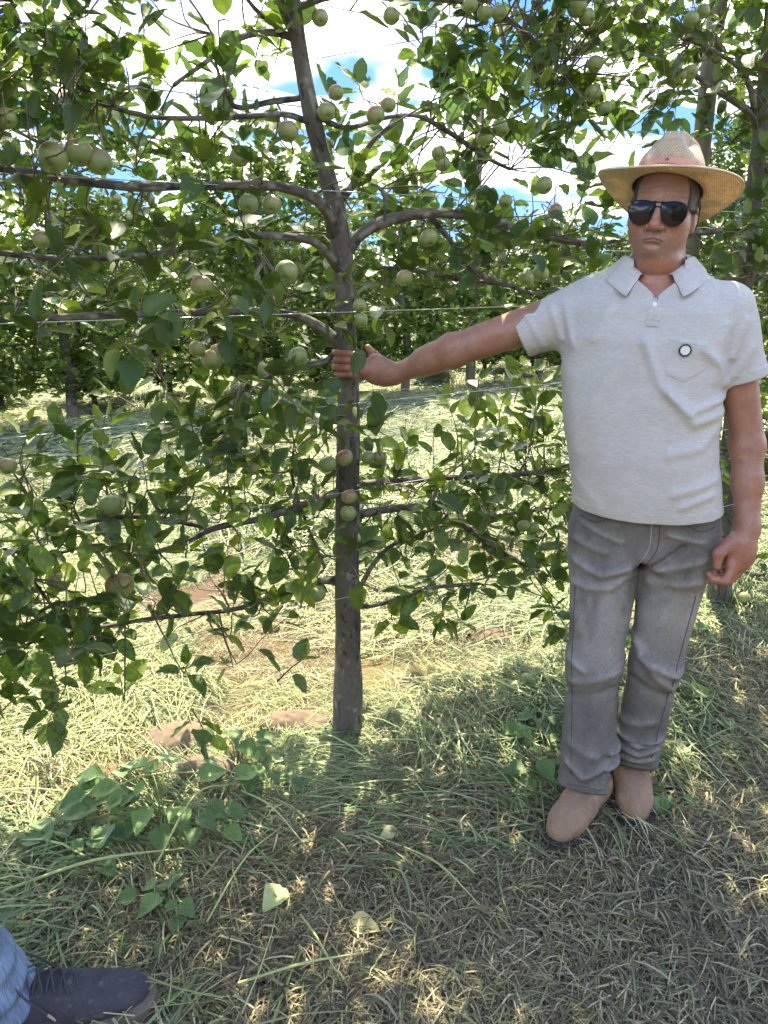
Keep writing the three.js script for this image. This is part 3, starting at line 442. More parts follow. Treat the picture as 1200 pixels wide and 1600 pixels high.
const APPLE_G = [appleGeo(1, 0.95), appleGeo(2, 0.75), appleGeo(3, 0.3), appleGeo(4, 0.15), appleGeo(5, 0.55)];
const appleMat = phys({ vertexColors: true, roughness: 0.42, clearcoat: 0.12, clearcoatRoughness: 0.4 });
const stemMat = std({ color: lin(0.12, 0.09, 0.04) });
const calyxGeo = (() => { const l = []; for (let i = 0; i < 5; i++) { const c = new THREE.ConeGeometry(0.028, 0.11, 4); c.rotateX(2.5); c.translate(0, -0.34, 0.05); c.rotateY(i * 1.257); l.push(c); } return mergeGeometries(l); })();
const calyxMat = std({ color: lin(0.10, 0.075, 0.04) });
function apple(p, d, v, label, tilt, turn, hang, group) {
  const o = thing('apple', label, 'apple', group); o.position.copy(p); o.rotation.set(tilt, turn, 0, 'YXZ'); 
  const f = part('flesh', APPLE_G[v], appleMat, o); f.scale.setScalar(d); const c = part('calyx', calyxGeo, calyxMat, o); c.scale.setScalar(d);
  part('stem', tube([[0, d * 0.28, 0, 0.0016], [0.002, d * 0.5, 0.001, 0.0013], [hang ? -0.006 : 0.002, d * 0.5 + 0.02, 0, 0.0018]], 5, 2), stemMat, o); return o;
}
{
  const names = `big pink-blushed apple, left of the three in a row on the upper left branch|big pink-blushed apple, middle of the three in a row on the upper left branch|pink-blushed apple, right of the three in a row on the upper left branch|pale pink apple cut by the left edge above the three big ones|blushed apple hanging left of the trunk near the thin upper left branch|green apple under the upper left branch, left of a touching pair|pink apple under the upper left branch, right of a touching pair|round green apple left of the trunk below the second left branch|green apple with pink top hanging by the third left branch|small green apple, left of the cluster of three above the lower foliage|pale green apple, lowest of the cluster of three above the lower foliage|small green apple, right of the cluster of three above the lower foliage|green apple beside the thin curved branch left of the hand|shaded green apple at far left under the upper left branch|large reddish apple low at the left among dark leaves|green apple on the lower left branch above the large reddish one|green apple before the lower trunk, left of a touching pair|pink-topped apple before the lower trunk, right of a touching pair|apple on the lower trunk, upper of two stacked ones|apple on the lower trunk, lower of two stacked ones|green apple at the fork of the lowest left branch|green apple among lower left leaves, upper of two stacked|small green apple among lower left leaves, lower of two stacked|small shaded apple high in the lower left foliage|yellowish apple cut by the left edge below the hand's height|shaded green apple low at the left beside the large reddish one|green apple right of the upper trunk, lower of two|apple right of the upper trunk, upper of two|red-topped apple right of the trunk showing its calyx|apple just above and right of the red-topped one showing its calyx|apple beside the trunk close to the top edge of the picture|single green apple hanging against the sky at the top edge|shaded apple half hidden by leaves left of the upper trunk|small green apple right of the lower trunk, left of two|small blushed apple right of the lower trunk, right of two|green apple hanging under a leaf right of the lower trunk|green apple under the right branch beside the trunk|pink apple right of centre, upper of two stacked|pink apple right of centre, lower of two stacked|green apple in the upper right crown, top of a trio|green apple in the upper right crown, right of a trio|green apple in the upper right crown, left of a trio|green apple at the top edge, left of a pair before dark leaves|green apple at the top edge, right of a pair before dark leaves|shaded apple at the top edge, left of the pair before dark leaves|large green apple at the top edge above the hat|green apple tucked under the large one at the top edge|green apple in the dense dark foliage left of the hat, topmost|green apple in the dense dark foliage left of the hat, middle|green apple in the dense dark foliage left of the hat, lowest|green apple in the crown above the hat beside the forked tree|green apple over the forked limb, right of a pair|green apple over the forked limb, left of a pair|green apple left of the man's shoulder, left of a pair|green apple left of the man's shoulder, right of a pair|pink-cheeked apple on the long right branch left of the hat|green apple above the long right branch left of the hat|small green apple on the long right branch|green apple below the long right branch close to its fork|small green apple right of the trunk above the hand, upper of two|small green apple right of the trunk above the hand, lower of two|pale green apple in the lower right leaves, right of a pair|pale green apple in the lower right leaves, left of a pair|green apple near the ground below the man's hanging hand, left of two|green apple near the ground below the man's hanging hand, right of two|shaded pink apple just below the wrist at the trunk|small apple at the top edge near the right corner|shaded green apple at the top edge between the dense foliage and the forked tree`.split('|');
  const pink = { 0: 1, 1: 1, 2: 1, 3: 1, 4: 1, 6: 1, 8: 1, 14: 1, 17: 1, 18: 1, 26: 1, 27: 1, 28: 1, 29: 1, 34: 1, 37: 1, 38: 1, 55: 1, 65: 1 }, r = rng(5);
  APPLES.forEach(([u, y, w, d], i) => apple(rowPt(u, y, w), d, pink[i] ? (r() < 0.6 ? 0 : 1) : [2, 3, 4][Math.floor(r() * 3)], names[i], -0.5 - 0.5 * r(), 0.3 + (r() - 0.5) * 1.4, true, 'apples hanging on the near row'));
  const g1 = V(0.462, 0, -2.395), g2 = V(0.512, 0, -2.451); 
  apple(V(g1.x, groundY(g1.x, g1.z) + 0.035, g1.z), 0.05, 3, 'fallen green apple in the grass left of the man, nearer of two', 1.2, 0.5, false, 'apples fallen in the grass');
  apple(V(g2.x, groundY(g2.x, g2.z) + 0.035, g2.z), 0.047, 2, 'fallen green apple in the grass left of the man, farther of two', 0.9, 2.5, false, 'apples fallen in the grass');
}

// ---------------------------------------------------------------- rows behind
function farTree(seed, H, nLeaf) { // -> { wood, crown } around the origin, arms along local x
  const r = rng(seed), wood = [tube([[0, -0.05, 0, 0.055], [0.02, 0.6, 0.01, 0.045], [-0.01, 1.4, 0, 0.035], [0.02, H * 0.75, 0, 0.022], [0, H * 0.97, 0, 0.008]], 9, 3, 0.1, seed)], out = [];
  const tiers = []; for (let h = 0.42; h < H - 0.15; h += 0.3 + 0.08 * r()) tiers.push(h);
  for (const h of tiers) for (const s of [-1, 1]) {
    const e = (1.0 - 0.35 * Math.max(0, (h - 1.8) / 1.6)) * (0.8 + 0.3 * r()), dz = (r() - 0.5) * 0.25, p = [[0, h - 0.08, 0, 0.016], [s * 0.2, h, dz * 0.4, 0.012], [s * e * 0.6, h + 0.05 + (r() - 0.5) * 0.15, dz, 0.009], [s * e, h + (r() - 0.4) * 0.2, dz * 1.2, 0.004]];
    wood.push(tube(p, 6, 3)); const cv = new THREE.CatmullRomCurve3(p.map((q) => V(q[0], q[1], q[2]))), n = Math.round(nLeaf / tiers.length / 2 / 7 * (h < 1 ? 1.35 : 0.9));
    for (let i = 0; i < n; i++) { const c = cv.getPoint(0.12 + 0.9 * r() * 0.97).add(V((r() - 0.5) * 0.2, (r() + r() - 0.9) * 0.24, (r() + r() - 1) * 0.42)); shoot(r, c, V(r() - 0.5, 0.5 + r() * 0.6, r() - 0.5), 0.07 + 0.14 * r(), 7, 0.10, out, null, 1.5); }  // leaf colours shifted lighter: sunlit look of the far rows put into the palette
  }
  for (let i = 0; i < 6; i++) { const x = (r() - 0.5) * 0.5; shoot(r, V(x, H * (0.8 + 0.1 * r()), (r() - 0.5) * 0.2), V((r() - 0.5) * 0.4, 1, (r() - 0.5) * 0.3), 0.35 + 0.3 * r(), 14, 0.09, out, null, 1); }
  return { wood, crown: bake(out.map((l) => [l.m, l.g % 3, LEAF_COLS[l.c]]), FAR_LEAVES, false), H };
}
const FAR = [farTree(501, 3.1, 6200), farTree(502, 2.6, 5400), farTree(503, 1.6, 3900), farTree(504, 2.2, 4800), farTree(505, 3.5, 5600)];
function plantTree(k, u, w, label, group, turn = 0, s = 1) {
  const T = FAR[k], o = thing('apple_tree', label, 'apple tree', group), p = rowPt(u, 0, w); o.position.set(p.x, groundY(p.x, p.z), p.z); o.rotation.y = ROW_A + turn; o.scale.setScalar(s);
  part('trunk', T.wood[0], bark, o); T.wood.slice(1).forEach((g) => part('branch', g, bark, o)); const c = part('crown', T.crown, farLeafMat, o); c.userData.kind = 'stuff'; return o;
}
{
  const W2 = -5.6, r = rng(9);
  const row2 = [[1, -3.55], [1, -1.70, 'leafy tree of the second row at the left edge behind the near branches'], [0, 0.15, 'second row tree with a pale trunk seen left below the third branch'], [1, 2.0, 'second row tree showing between the left branches and the trunk'], [3, 3.75, 'low second row tree just right of the trunk behind the outstretched arm'], [2, 5.8, 'young short tree of the second row behind the wooden post'], [2, 7.5, 'young short tree of the second row close to the man\'s sleeve'], [4, 9.2, 'tall tree with feathery shoots against the sky left of the hat'], [1, 11.0, 'second row tree hidden behind the man\'s head and hat'], [3, 12.9, 'second row tree glimpsed between the hat and the forked tree'], [3, 14.8, 'second row tree at the far right behind the forked tree'], [3, 16.6]];
  row2.forEach(([k, u, l], i) => plantTree(k, u, W2 + (r() - 0.5) * 0.2, l || (i ? 'last second row tree at the right beyond the picture edge' : 'first second row tree at the left beyond the picture edge'), 'apple trees of the second row', i % 2 ? Math.PI : 0));
  const ORD = ['first', 'second', 'third', 'fourth', 'fifth', 'sixth', 'seventh', 'eighth', 'ninth', 'tenth', 'eleventh', 'twelfth', 'thirteenth', 'fourteenth', 'fifteenth', 'sixteenth', 'seventeenth', 'eighteenth', 'nineteenth', 'twentieth', 'twenty-first', 'twenty-second'];
  for (let k = 0; k < 14; k++) plantTree([3, 2, 1, 3][k % 4], -2.5 + k * 2.0, -11.2 + (r() - 0.5) * 0.3, `small apple tree of the third row, ${ORD[k]} from the left`, 'apple trees of the third row', k % 3, 0.9 + 0.15 * r());
  for (let k = 0; k < 20; k++) plantTree([3, 1][k % 2], -3.5 + k * 2.1, -16.8 + (r() - 0.5) * 0.3, `distant apple tree of the fourth row, ${ORD[k]} from the left`, 'apple trees of the fourth row', k % 3, 0.85 + 0.2 * r());
  for (let k = 0; k < 22; k++) plantTree([1, 3][k % 2], -5 + k * 2.6, -23 + (r() - 0.5) * 0.5, `faint apple tree of the farthest row, ${ORD[k]} from the left`, 'apple trees of the farthest row', k % 3, 0.95 + 0.2 * r());
  for (let k = 0; k < 8; k++) plantTree([0, 4, 0][k % 3], -7 + k * 1.85, 5.4, `apple tree across the path behind the camera, ${ORD[k]} along its row`, 'apple trees across the path', k % 2 ? Math.PI : 0);
  for (let k = 0; k < 15; k++) plantTree(2, -1.2 + k * 0.85, -6.6 + (r() - 0.5) * 0.5, `low bushy young apple tree behind the second row, ${ORD[k]} from the left`, 'low young trees behind the second row', k % 3, 0.5 + 0.12 * r());
  // ripe bunches on the second row's tree tops
  const bunch = (u, y, n, where) => { for (let i = 0; i < n; i++) { const p = rowPt(u + (r() - 0.5) * 0.16, y + (r() - 0.5) * 0.26, W2 + 0.15 + r() * 0.12); apple(p, 0.06, r() < 0.7 ? 0 : 4, 'small red apple in a bunch ' + where, -0.3, r() * 6, true, 'red apples in a bunch ' + where); } };
  bunch(0.35, 2.95, 8, 'high at the upper left of the second row'); bunch(0.75, 1.9, 5, 'on the second row left of the trunk'); bunch(0.62, 2.2, 4, 'on the second row just above the upper left branch');
}

// ---------------------------------------------------------------- posts, wires, nets
{
  const wood = std({ map: makeTex(128, 512, (u, v) => { const a = tnoise(u, v, 4, 2), b = fbm(u * 40, v * 6, 3, 3), l = sstep(0.55, 0.7, tnoise(u, v, 20, 7, 3)); const k = 0.75 + 0.3 * a + 0.3 * (b - 0.5); return [0.52 * k, (0.50 + 0.05 * l) * k, 0.42 * k].map((x) => Math.min(1, x)); }, true, [3, 0.6]), roughness: 0.95 });
  const post = (u, w, h, rad, label) => { const o = thing('trellis_post', label, 'post', 'trellis posts'); const p = rowPt(u, 0, w); o.position.set(p.x, groundY(p.x, p.z), p.z); part('shaft', tube([[0, -0.1, 0, rad * 1.1], [0.01, h * 0.3, 0, rad * 1.05], [0, h * 0.6, 0.01, rad], [0.015, h, 0, rad * 0.9]], 12, 4, 0.05, u), wood, o); part('cap', new THREE.CylinderGeometry(rad * 0.85, rad * 0.93, 0.03, 12).translate(0.015, h + 0.014, 0), wood, o); return o; };
  post(1.66, -0.2, 3.5, 0.033, 'weathered grey wooden post rising right of the hat');
  post(4.83, -5.75, 3.1, 0.055, 'grey wooden post of the second row right of the trunk behind the arm');
  post(13.5, -5.75, 3.1, 0.055, 'grey wooden post of the second row behind the forked tree');
  const steel = std({ color: lin(0.55, 0.56, 0.55), roughness: 0.45, metalness: 0.5 });
  const wire = (u0, u1, y, w, rad, label, group, sag = 0.02) => { const pts = []; for (let i = 0; i <= 8; i++) { const t = i / 8, p = rowPt(lerp(u0, u1, t), y - sag * Math.sin(Math.PI * ((t * 2) % 1)), w); pts.push([p.x, p.y, p.z, rad]); } thing('trellis_wire', label, 'wire', group, tube(pts, 5, 3), steel); };
  const hs = [[1.637, 'just above the upper left branch'], [1.335, 'crossing the trunk above the hand'], [1.085, 'crossing the trunk just below the hand'], [0.83, 'through the lower foliage at the stacked apples'], [0.5, 'low at the fork of the lowest branches'], [2.2, 'above the top edge of the picture']];
  for (const [h, l] of hs) wire(-4, 12, h, 0.045, 0.0013, 'thin trellis wire of the near row ' + l, 'wires of the near row', 0.006);
  ['lowest', 'second', 'third', 'fourth', 'fifth', 'highest'].forEach((n, i) => wire(-5, 18, 0.55 + i * 0.36, -5.66, 0.0028, `${n} trellis wire of the second row beside its wooden post`, 'wires of the second row', 0.02));
  // overhead cables that carry the hail nets, and the nets drawn half closed
  const dark = std({ color: lin(0.05, 0.05, 0.055), roughness: 0.6 });
  const cable = (a, b, rad, label, sag) => { const pts = []; for (let i = 0; i <= 10; i++) { const t = i / 10; pts.push([lerp(a.x, b.x, t), lerp(a.y, b.y, t) - sag * 4 * t * (1 - t), lerp(a.z, b.z, t), rad]); } thing('net_cable', label, 'cable', 'net cables over the orchard', tube(pts, 5, 3), dark); };
  cable(rowPt(-8, 3.75, -5.0), rowPt(20, 3.75, -5.0), 0.005, 'dark cable overhead just before the second row', 0.15);
  cable(rowPt(-8, 4.0, -6.6), rowPt(24, 4.0, -6.6), 0.005, 'dark cable overhead just behind the second row', 0.12);
  cable(rowPt(-8, 3.9, -10), rowPt(28, 3.9, -10), 0.007, 'dark cable overhead before the third row', 0.15);
  cable(rowPt(-8, 4.0, -12.2), rowPt(30, 4.0, -12.2), 0.007, 'dark cable overhead behind the third row', 0.1);
  cable(rowPt(4.83, 3.1, -5.75), rowPt(1.0, 4.2, -1.2), 0.004, 'dark stay cable slanting up from the second row post', 0.02);
  cable(rowPt(2.2, 3.2, -5.6), rowPt(6.8, 4.3, -4.2), 0.004, 'dark cable slanting up to the right of the upper trunk', 0.02);
  const netMat = phys({ color: lin(0.8, 0.82, 0.85), roughness: 0.9, transmission: 0.5, opacity: 0.42, transparent: true, side: THREE.DoubleSide });
  const net = (u0, u1, w0, w1, y, label, seed) => {
    const nu = 60, nw = 26, pos = [], idx = [];
    for (let i = 0; i <= nu; i++) for (let j = 0; j <= nw; j++) { const t = j / nw, u = lerp(u0, u1, i / nu), gather = Math.pow(t, 1.7), p = rowPt(u, y - 0.35 * Math.sin(Math.PI * gather) * (0.7 + 0.3 * Math.sin(u * 1.3 + seed)) + 0.05 * Math.sin(j * 1.9 + Math.sin(u * 0.8 + seed) * 2) * (1 - 0.5 * t) + 0.04 * Math.sin(u * 5 + j * 0.4), lerp(w0, w1, gather)); pos.push(p.x, p.y, p.z); }
    for (let i = 0; i < nu; i++) for (let j = 0; j < nw; j++) { const a = i * (nw + 1) + j; idx.push(a, a + 1, a + nw + 1, a + 1, a + nw + 2, a + nw + 1); }
    const g = new THREE.BufferGeometry(); g.setAttribute('position', new THREE.Float32BufferAttribute(pos, 3)); g.setIndex(idx); g.computeVertexNormals();
    thing('hail_net', label, 'net', 'hail nets over the orchard', g, netMat);
  };
  net(-6, 4.2, -5.0, -6.6, 3.75, 'white hail net hung over the second row at the upper left', 1);
  net(5.5, 18, -5.2, -6.4, 3.8, 'white hail net hung over the second row right of the trunk', 2);
  net(-6, 26, -10, -12.2, 3.9, 'long white hail net hung over the third row', 3);
  net(-6, 30, -15.6, -17.8, 3.9, 'far white hail net hung over the fourth row', 4);
}

// ---------------------------------------------------------------- the man in the straw hat
{
  const man = thing('person', 'man in pale grey polo shirt, grey jeans, straw hat and dark sunglasses holding the trunk', 'person');
  man.position.copy(man0); man.rotation.y = -Math.atan2(0.64, 1.9);
  // --- head, turned a little and tilted
  const HC = V(0.0, 1.567, 0.0), HR = new THREE.Euler(0.03, -0.13, -0.075, 'YXZ'), HM = new THREE.Matrix4().makeRotationFromEuler(HR).setPosition(HC), HI = HM.clone().invert(), he = HI.elements;
  const toHead = (x, y, z) => { const Y = he[1] * x + he[5] * y + he[9] * z + he[13]; return [(he[0] * x + he[4] * y + he[8] * z + he[12]) / 0.855, Y < 0 ? Y * 1.16 : Y / 0.96, (he[2] * x + he[6] * y + he[10] * z + he[14]) / 0.95]; };
  function headSkin(X, Y, Z) { // in head space: origin between the eyes' level and the ears, z forward
    const ax = Math.abs(X);
    let d = ell(X, Y, Z, 0, 0.036, -0.018, 0.077, 0.092, 0.097);
    d = smin(d, ell(X, Y, Z, 0, -0.03, 0.028, 0.071, 0.088, 0.062), 0.03);
    d = smin(d, ell(ax, Y, Z, 0.039, -0.052, 0.022, 0.031, 0.046, 0.046), 0.03); d = smin(d, cap(ax, Y, Z, [0.05, -0.05, 0.0], [0.022, -0.094, 0.052], 0.016, 0.014), 0.018);
    d = smin(d, ell(ax, Y, Z, 0.046, -0.025, 0.05, 0.022, 0.02, 0.026), 0.025);
    d = smin(d, ell(X, Y, Z, 0, -0.088, 0.046, 0.044, 0.026, 0.034), 0.025);
    d = smin(d, ell(X, Y, Z, 0, -0.096, 0.069, 0.02, 0.015, 0.016), 0.014);
    d = smin(d, ell(X, Y, Z, 0, 0.045, 0.052, 0.055, 0.045, 0.03), 0.03);
    d = smin(d, cap(ax, Y, Z, [0.006, 0.014, 0.083], [0.042, 0.016, 0.07], 0.009, 0.008), 0.014);
    d = smax(d, -(Math.hypot(ax - 0.032, (Y + 0.004) * 1.15, Z - 0.1) - 0.021), 0.014);
    d = smin(d, Math.hypot(ax - 0.031, Y + 0.003, Z - 0.066) - 0.0125, 0.003);
    d = smin(d, ell(X, Y, Z, 0, -0.066, 0.069, 0.035, 0.022, 0.020), 0.022);
    // nose
    d = smin(d, cap(X, Y, Z, [0, 0.01, 0.083], [0, -0.03, 0.104], 0.008, 0.012), 0.012);
    d = smin(d, ell(X, Y, Z, 0, -0.037, 0.104, 0.0145, 0.012, 0.0145), 0.008);
    d = smin(d, ell(ax, Y, Z, 0.0155, -0.04, 0.092, 0.0095, 0.009, 0.012), 0.006);
    d = smax(d, -ell(ax, Y, Z, 0.0075, -0.0495, 0.099, 0.0045, 0.005, 0.006), 0.003);
    // lips and the line between them, corners down
    const my = -0.0695 - 0.0042 * Math.pow(ax / 0.024, 2) + 0.0015 * Math.exp(-X * X / 3e-5);
    d = smin(d, ell(X, Y, Z, 0, my + 0.0042, 0.0882, 0.024, 0.0042, 0.006), 0.006);
    d = smin(d, ell(X, Y, Z, 0, my - 0.005, 0.088, 0.021, 0.005, 0.0062), 0.006);
    d = smax(d, -(Math.hypot(Y - my, Math.max(0, ax - 0.023)) * 1 - 0.0004 + (Z < 0.06 ? 1 : 0)), 0.003);
    d = smax(d, -ell(X, Y, Z, 0, -0.083, 0.097, 0.022, 0.005, 0.01), 0.01);
    // folds from the nostrils to the mouth corners
    d += 0.0034 * Math.exp(-Math.pow(cap(ax, Y, Z, [0.02, -0.036, 0.09], [0.036, -0.078, 0.074], 0, 0) / 0.0035, 2));
    for (const h of [0.026, 0.038, 0.05]) d += 0.0011 * Math.exp(-Math.pow((Y - h + 0.003 * Math.sin(X * 60 + h * 90)) / 0.0028, 2)) * (Z > 0.05 ? 1 : 0);
    d += 0.002 * Math.exp(-Math.pow(cap(ax, Y, Z, [0.03, -0.08, 0.075], [0.036, -0.1, 0.06], 0, 0) / 0.004, 2));
    // ears
    let e = ell(ax, Y + (Z + 0.01) * 0.25, Z, 0.081, -0.014, -0.008, 0.009, 0.036, 0.021); e = smax(e, -ell(ax, Y, Z, 0.0915, -0.008, -0.002, 0.007, 0.018, 0.009), 0.006);
    d = smin(d, e, 0.008);
    return d;
  }
  const headField = (x, y, z) => {
    const q = toHead(x, y, z); let d = headSkin(q[0], q[1], q[2]) * 0.85;
    let n = cap(x, y, z, [0.0, 1.50, -0.02], [0, 1.40, -0.026], 0.057, 0.066); n = smin(n, ell(x, y, z, 0, 1.345, 0.0, 0.13, 0.07, 0.085), 0.05);
    n += 0.003 * Math.exp(-Math.pow((y - 1.448 - x * x * 3) / 0.006, 2)) * (z > 0.01 ? 1 : 0) + 0.002 * Math.exp(-Math.pow((y - 1.428 - x * x * 3.5) / 0.005, 2)) * (z > 0.01 ? 1 : 0);
    n = smin(n, ell(x, y, z, 0, 1.462, 0.03, 0.048, 0.03, 0.036), 0.03);
    d = smin(d, n, 0.014); return smax(d, 1.33 - y, 0.004);
  };
  const SK = [0.33, 0.18, 0.118];
  const mot = (x, y, z, c) => { const a = 0.80 + 0.40 * fbm(x * 60, y * 60, z * 60, 3), b = fbm(x * 22 + 3, y * 22, z * 22, 3) - 0.5; return [c[0] * a * (1 + 0.12 * b), c[1] * a * (1 - 0.12 * b), c[2] * a * (1 - 0.12 * b)]; };
  const faceCol = (x, y, z) => {
    const [X, Y, Z] = toHead(x, y, z), ax = Math.abs(X); let c = [...SK];
    const mix = (t, k) => { c = c.map((v, i) => lerp(v, t[i], k)); };
    if (Y > -0.12) {
      mix([0.43, 0.165, 0.11], 0.7 * Math.exp(-(Math.pow(ax - 0.045, 2) + Math.pow(Y + 0.035, 2)) / 6e-4)); mix([0.42, 0.15, 0.10], 0.6 * Math.exp(-(X * X + Math.pow(Y + 0.037, 2)) / 2.5e-4));
      const beard = sstep(-0.045, -0.062, Y) * sstep(-0.02, 0.02, Z) + sstep(0.03, 0.012, ax) * Math.exp(-Math.pow((Y + 0.055) / 0.008, 2)); mix([0.27, 0.165, 0.125], Math.min(1, beard) * 0.38);
      const my = -0.0695 - 0.0042 * Math.pow(ax / 0.024, 2); if (Z > 0.07 && ax < 0.026) { mix([0.30, 0.12, 0.09], 0.6 * sstep(0.010, 0.006, Math.abs(Y - my + 0.001)) * sstep(0.026, 0.021, ax)); }
    } else mix([0.40, 0.165, 0.105], 0.6);
    return mot(x, y, z, c);
  };
  const skinMat = phys({ vertexColors: true, map: makeTex(512, 512, (u, v, i, j) => { const a = tnoise(u, v, 70, 3, 2), b = tnoise(u, v, 14, 8, 3), c = hash3(i, j, 5), k = 0.93 + 0.14 * (a - 0.5) + 0.08 * (c - 0.5); return [Math.min(1, k + 0.05 * (b - 0.5)), Math.min(1, k - 0.12 * (b - 0.5)), Math.min(1, k - 0.12 * (b - 0.5))]; }, true, [5, 5]), roughness: 0.46, sheen: 0.15, bumpMap: makeTex(256, 256, (u, v) => { const k = tnoise(u, v, 50, 4, 2) * 0.6 + tnoise(u, v, 18, 9, 3) * 0.4; return [k, k, k]; }, false, [9, 9]), bumpScale: 0.0012 });
  const headG = nets(headField, [-0.14, 1.325, -0.13], [0.14, 1.69, 0.13], 0.0022, { color: faceCol });
  // --- arms and hands: image-left arm reaches for the trunk, the other hangs
  const armCol = (x, y, z) => mot(x, y, z, [0.335, 0.17, 0.11]);
  const S1 = [-0.165, 1.355, -0.01], E1 = [-0.468, 1.243, 0.03], W1 = [-0.648, 1.167, -0.012];
  const arm1 = (x, y, z) => {
    let d = cap(x, y, z, S1, E1, 0.05, 0.042); d = smin(d, cap(x, y, z, [-0.49, 1.236, 0.024], [-0.555, 1.209, 0.012], 0.041, 0.036), 0.03); d = smin(d, cap(x, y, z, [-0.535, 1.216, 0.014], W1, 0.036, 0.0245), 0.02);
    d = smin(d, cap(x, y, z, W1, [-0.67, 1.166, -0.018], 0.024, 0.026), 0.02);
    d += 0.0025 * Math.exp(-Math.pow(cap(x, y, z, [-0.455, 1.265, 0.07], [-0.475, 1.215, 0.075], 0, 0) / 0.006, 2)) + 0.0015 * Math.exp(-Math.pow(cap(x, y, z, [-0.652, 1.19, 0.05], [-0.646, 1.15, 0.05], 0, 0) / 0.004, 2));
    d -= 0.0016 * Math.exp(-Math.pow(cap(x, y, z, [-0.6, 1.19, 0.062], [-0.52, 1.21, 0.07], 0, 0) / 0.004, 2));
    // hand: palm against the trunk's near right side, fingers round its front, thumb up behind the limb
    let h = ell(x, y, z, -0.698, 1.178, -0.008, 0.042, 0.042, 0.02); h = smin(h, cap(x, y, z, [-0.674, 1.165, -0.02], [-0.726, 1.178, 0.002], 0.024, 0.018), 0.02);
    d = smin(d, h, 0.025);
    const fing = [[[-0.75, 1.212, -0.022], [-0.782, 1.219, -0.005], [-0.817, 1.22, -0.008], [-0.839, 1.218, -0.035]], [[-0.752, 1.193, -0.02], [-0.784, 1.2, -0.003], [-0.819, 1.2, -0.006], [-0.842, 1.198, -0.034]], [[-0.75, 1.174, -0.02], [-0.782, 1.18, -0.003], [-0.817, 1.18, -0.006], [-0.84, 1.178, -0.034]], [[-0.744, 1.156, -0.022], [-0.774, 1.161, -0.005], [-0.804, 1.161, -0.004], [-0.826, 1.16, -0.022]]], fr = [[0.0098, 0.009, 0.0085, 0.0072], [0.01, 0.0093, 0.0086, 0.0074], [0.0096, 0.009, 0.0083, 0.007], [0.0084, 0.0077, 0.0072, 0.0062]];
    fing.forEach((f, i) => { let q = 9; for (let k = 0; k < 3; k++) q = smin(q, cap(x, y, z, f[k], f[k + 1], fr[i][k], fr[i][k + 1]), 0.004); d = smin(d, q, 0.005); });
    let t = cap(x, y, z, [-0.682, 1.19, -0.018], [-0.712, 1.216, -0.026], 0.016, 0.0115); t = smin(t, cap(x, y, z, [-0.712, 1.216, -0.026], [-0.736, 1.234, -0.04], 0.0112, 0.0088), 0.006);
    return smin(d, t, 0.01);
  };
  const S2 = [0.168, 1.35, -0.015], E2 = [0.248, 1.045, -0.02], W2 = [0.268, 0.845, 0.045];
  const arm2 = (x, y, z) => {
    let d = cap(x, y, z, S2, E2, 0.048, 0.037); d = smin(d, cap(x, y, z, [0.25, 1.02, -0.015], [0.258, 0.945, 0.01], 0.038, 0.034), 0.03); d = smin(d, cap(x, y, z, [0.258, 0.95, 0.008], W2, 0.034, 0.026), 0.02);
    d -= 0.0014 * Math.exp(-Math.pow(cap(x, y, z, [0.262, 0.98, 0.05], [0.272, 0.86, 0.075], 0, 0) / 0.004, 2));
    let h = cap(x, y, z, W2, [0.262, 0.815, 0.056], 0.027, 0.03); h = smin(h, ell(x, y, z, 0.258, 0.782, 0.064, 0.036, 0.042, 0.028), 0.02); h = smin(h, cap(x, y, z, [0.24, 0.757, 0.082], [0.277, 0.757, 0.046], 0.0135, 0.0125), 0.016); d = smin(d, h, 0.02);
    for (let i = 0; i < 4; i++) d -= 0.0013 * Math.exp(-Math.pow(cap(x, y, z, [0.246 + i * 0.01, 0.755, 0.094 - i * 0.009], [0.258 + i * 0.004, 0.815, 0.088 - i * 0.006], 0, 0) / 0.0035, 2));
    const fing = [[[0.243, 0.752, 0.086], [0.229, 0.722, 0.1], [0.203, 0.722, 0.098], [0.193, 0.731, 0.09]], [[0.253, 0.75, 0.074], [0.238, 0.716, 0.08], [0.213, 0.715, 0.078], [0.205, 0.733, 0.074]], [[0.264, 0.751, 0.061], [0.25, 0.717, 0.062], [0.227, 0.717, 0.06], [0.221, 0.737, 0.058]], [[0.274, 0.755, 0.05], [0.263, 0.724, 0.047], [0.242, 0.722, 0.046], [0.236, 0.74, 0.046]]];
    fing.forEach((f, i) => { const k0 = i === 3 ? 0.85 : 1; let q = 9; const rr = [0.0112, 0.0104, 0.0096, 0.0078]; for (let k = 0; k < 3; k++) q = smin(q, cap(x, y, z, f[k], f[k + 1], rr[k] * k0, rr[k + 1] * k0), 0.004); d = smin(d, q, 0.006); });
    let t = cap(x, y, z, [0.238, 0.815, 0.07], [0.207, 0.788, 0.094], 0.019, 0.0135); t = smin(t, cap(x, y, z, [0.207, 0.788, 0.094], [0.207, 0.757, 0.1], 0.0132, 0.0095), 0.008);
    return smin(d, t, 0.012);
  };
  const handCol = (c0) => (x, y, z) => { const c = armCol(x, y, z), k = c0(x, y, z); return [c[0] * (1 + 0.06 * k), c[1] * (1 - 0.1 * k), c[2] * (1 - 0.1 * k)]; };
  const arm1G = nets(arm1, [-0.84, 1.1, -0.08], [-0.1, 1.43, 0.12], 0.0028, { color: handCol((x) => sstep(-0.66, -0.74, x)), uv: (x, y, z) => [x, y + z] });
  const arm2G = nets(arm2, [0.1, 0.69, -0.09], [0.32, 1.42, 0.13], 0.0028, { color: handCol((x, y) => sstep(0.85, 0.76, y)), uv: (x, y, z) => [x + z, y] });
  part('body', mergeGeometries([headG, arm1G, arm2G]), skinMat, man);

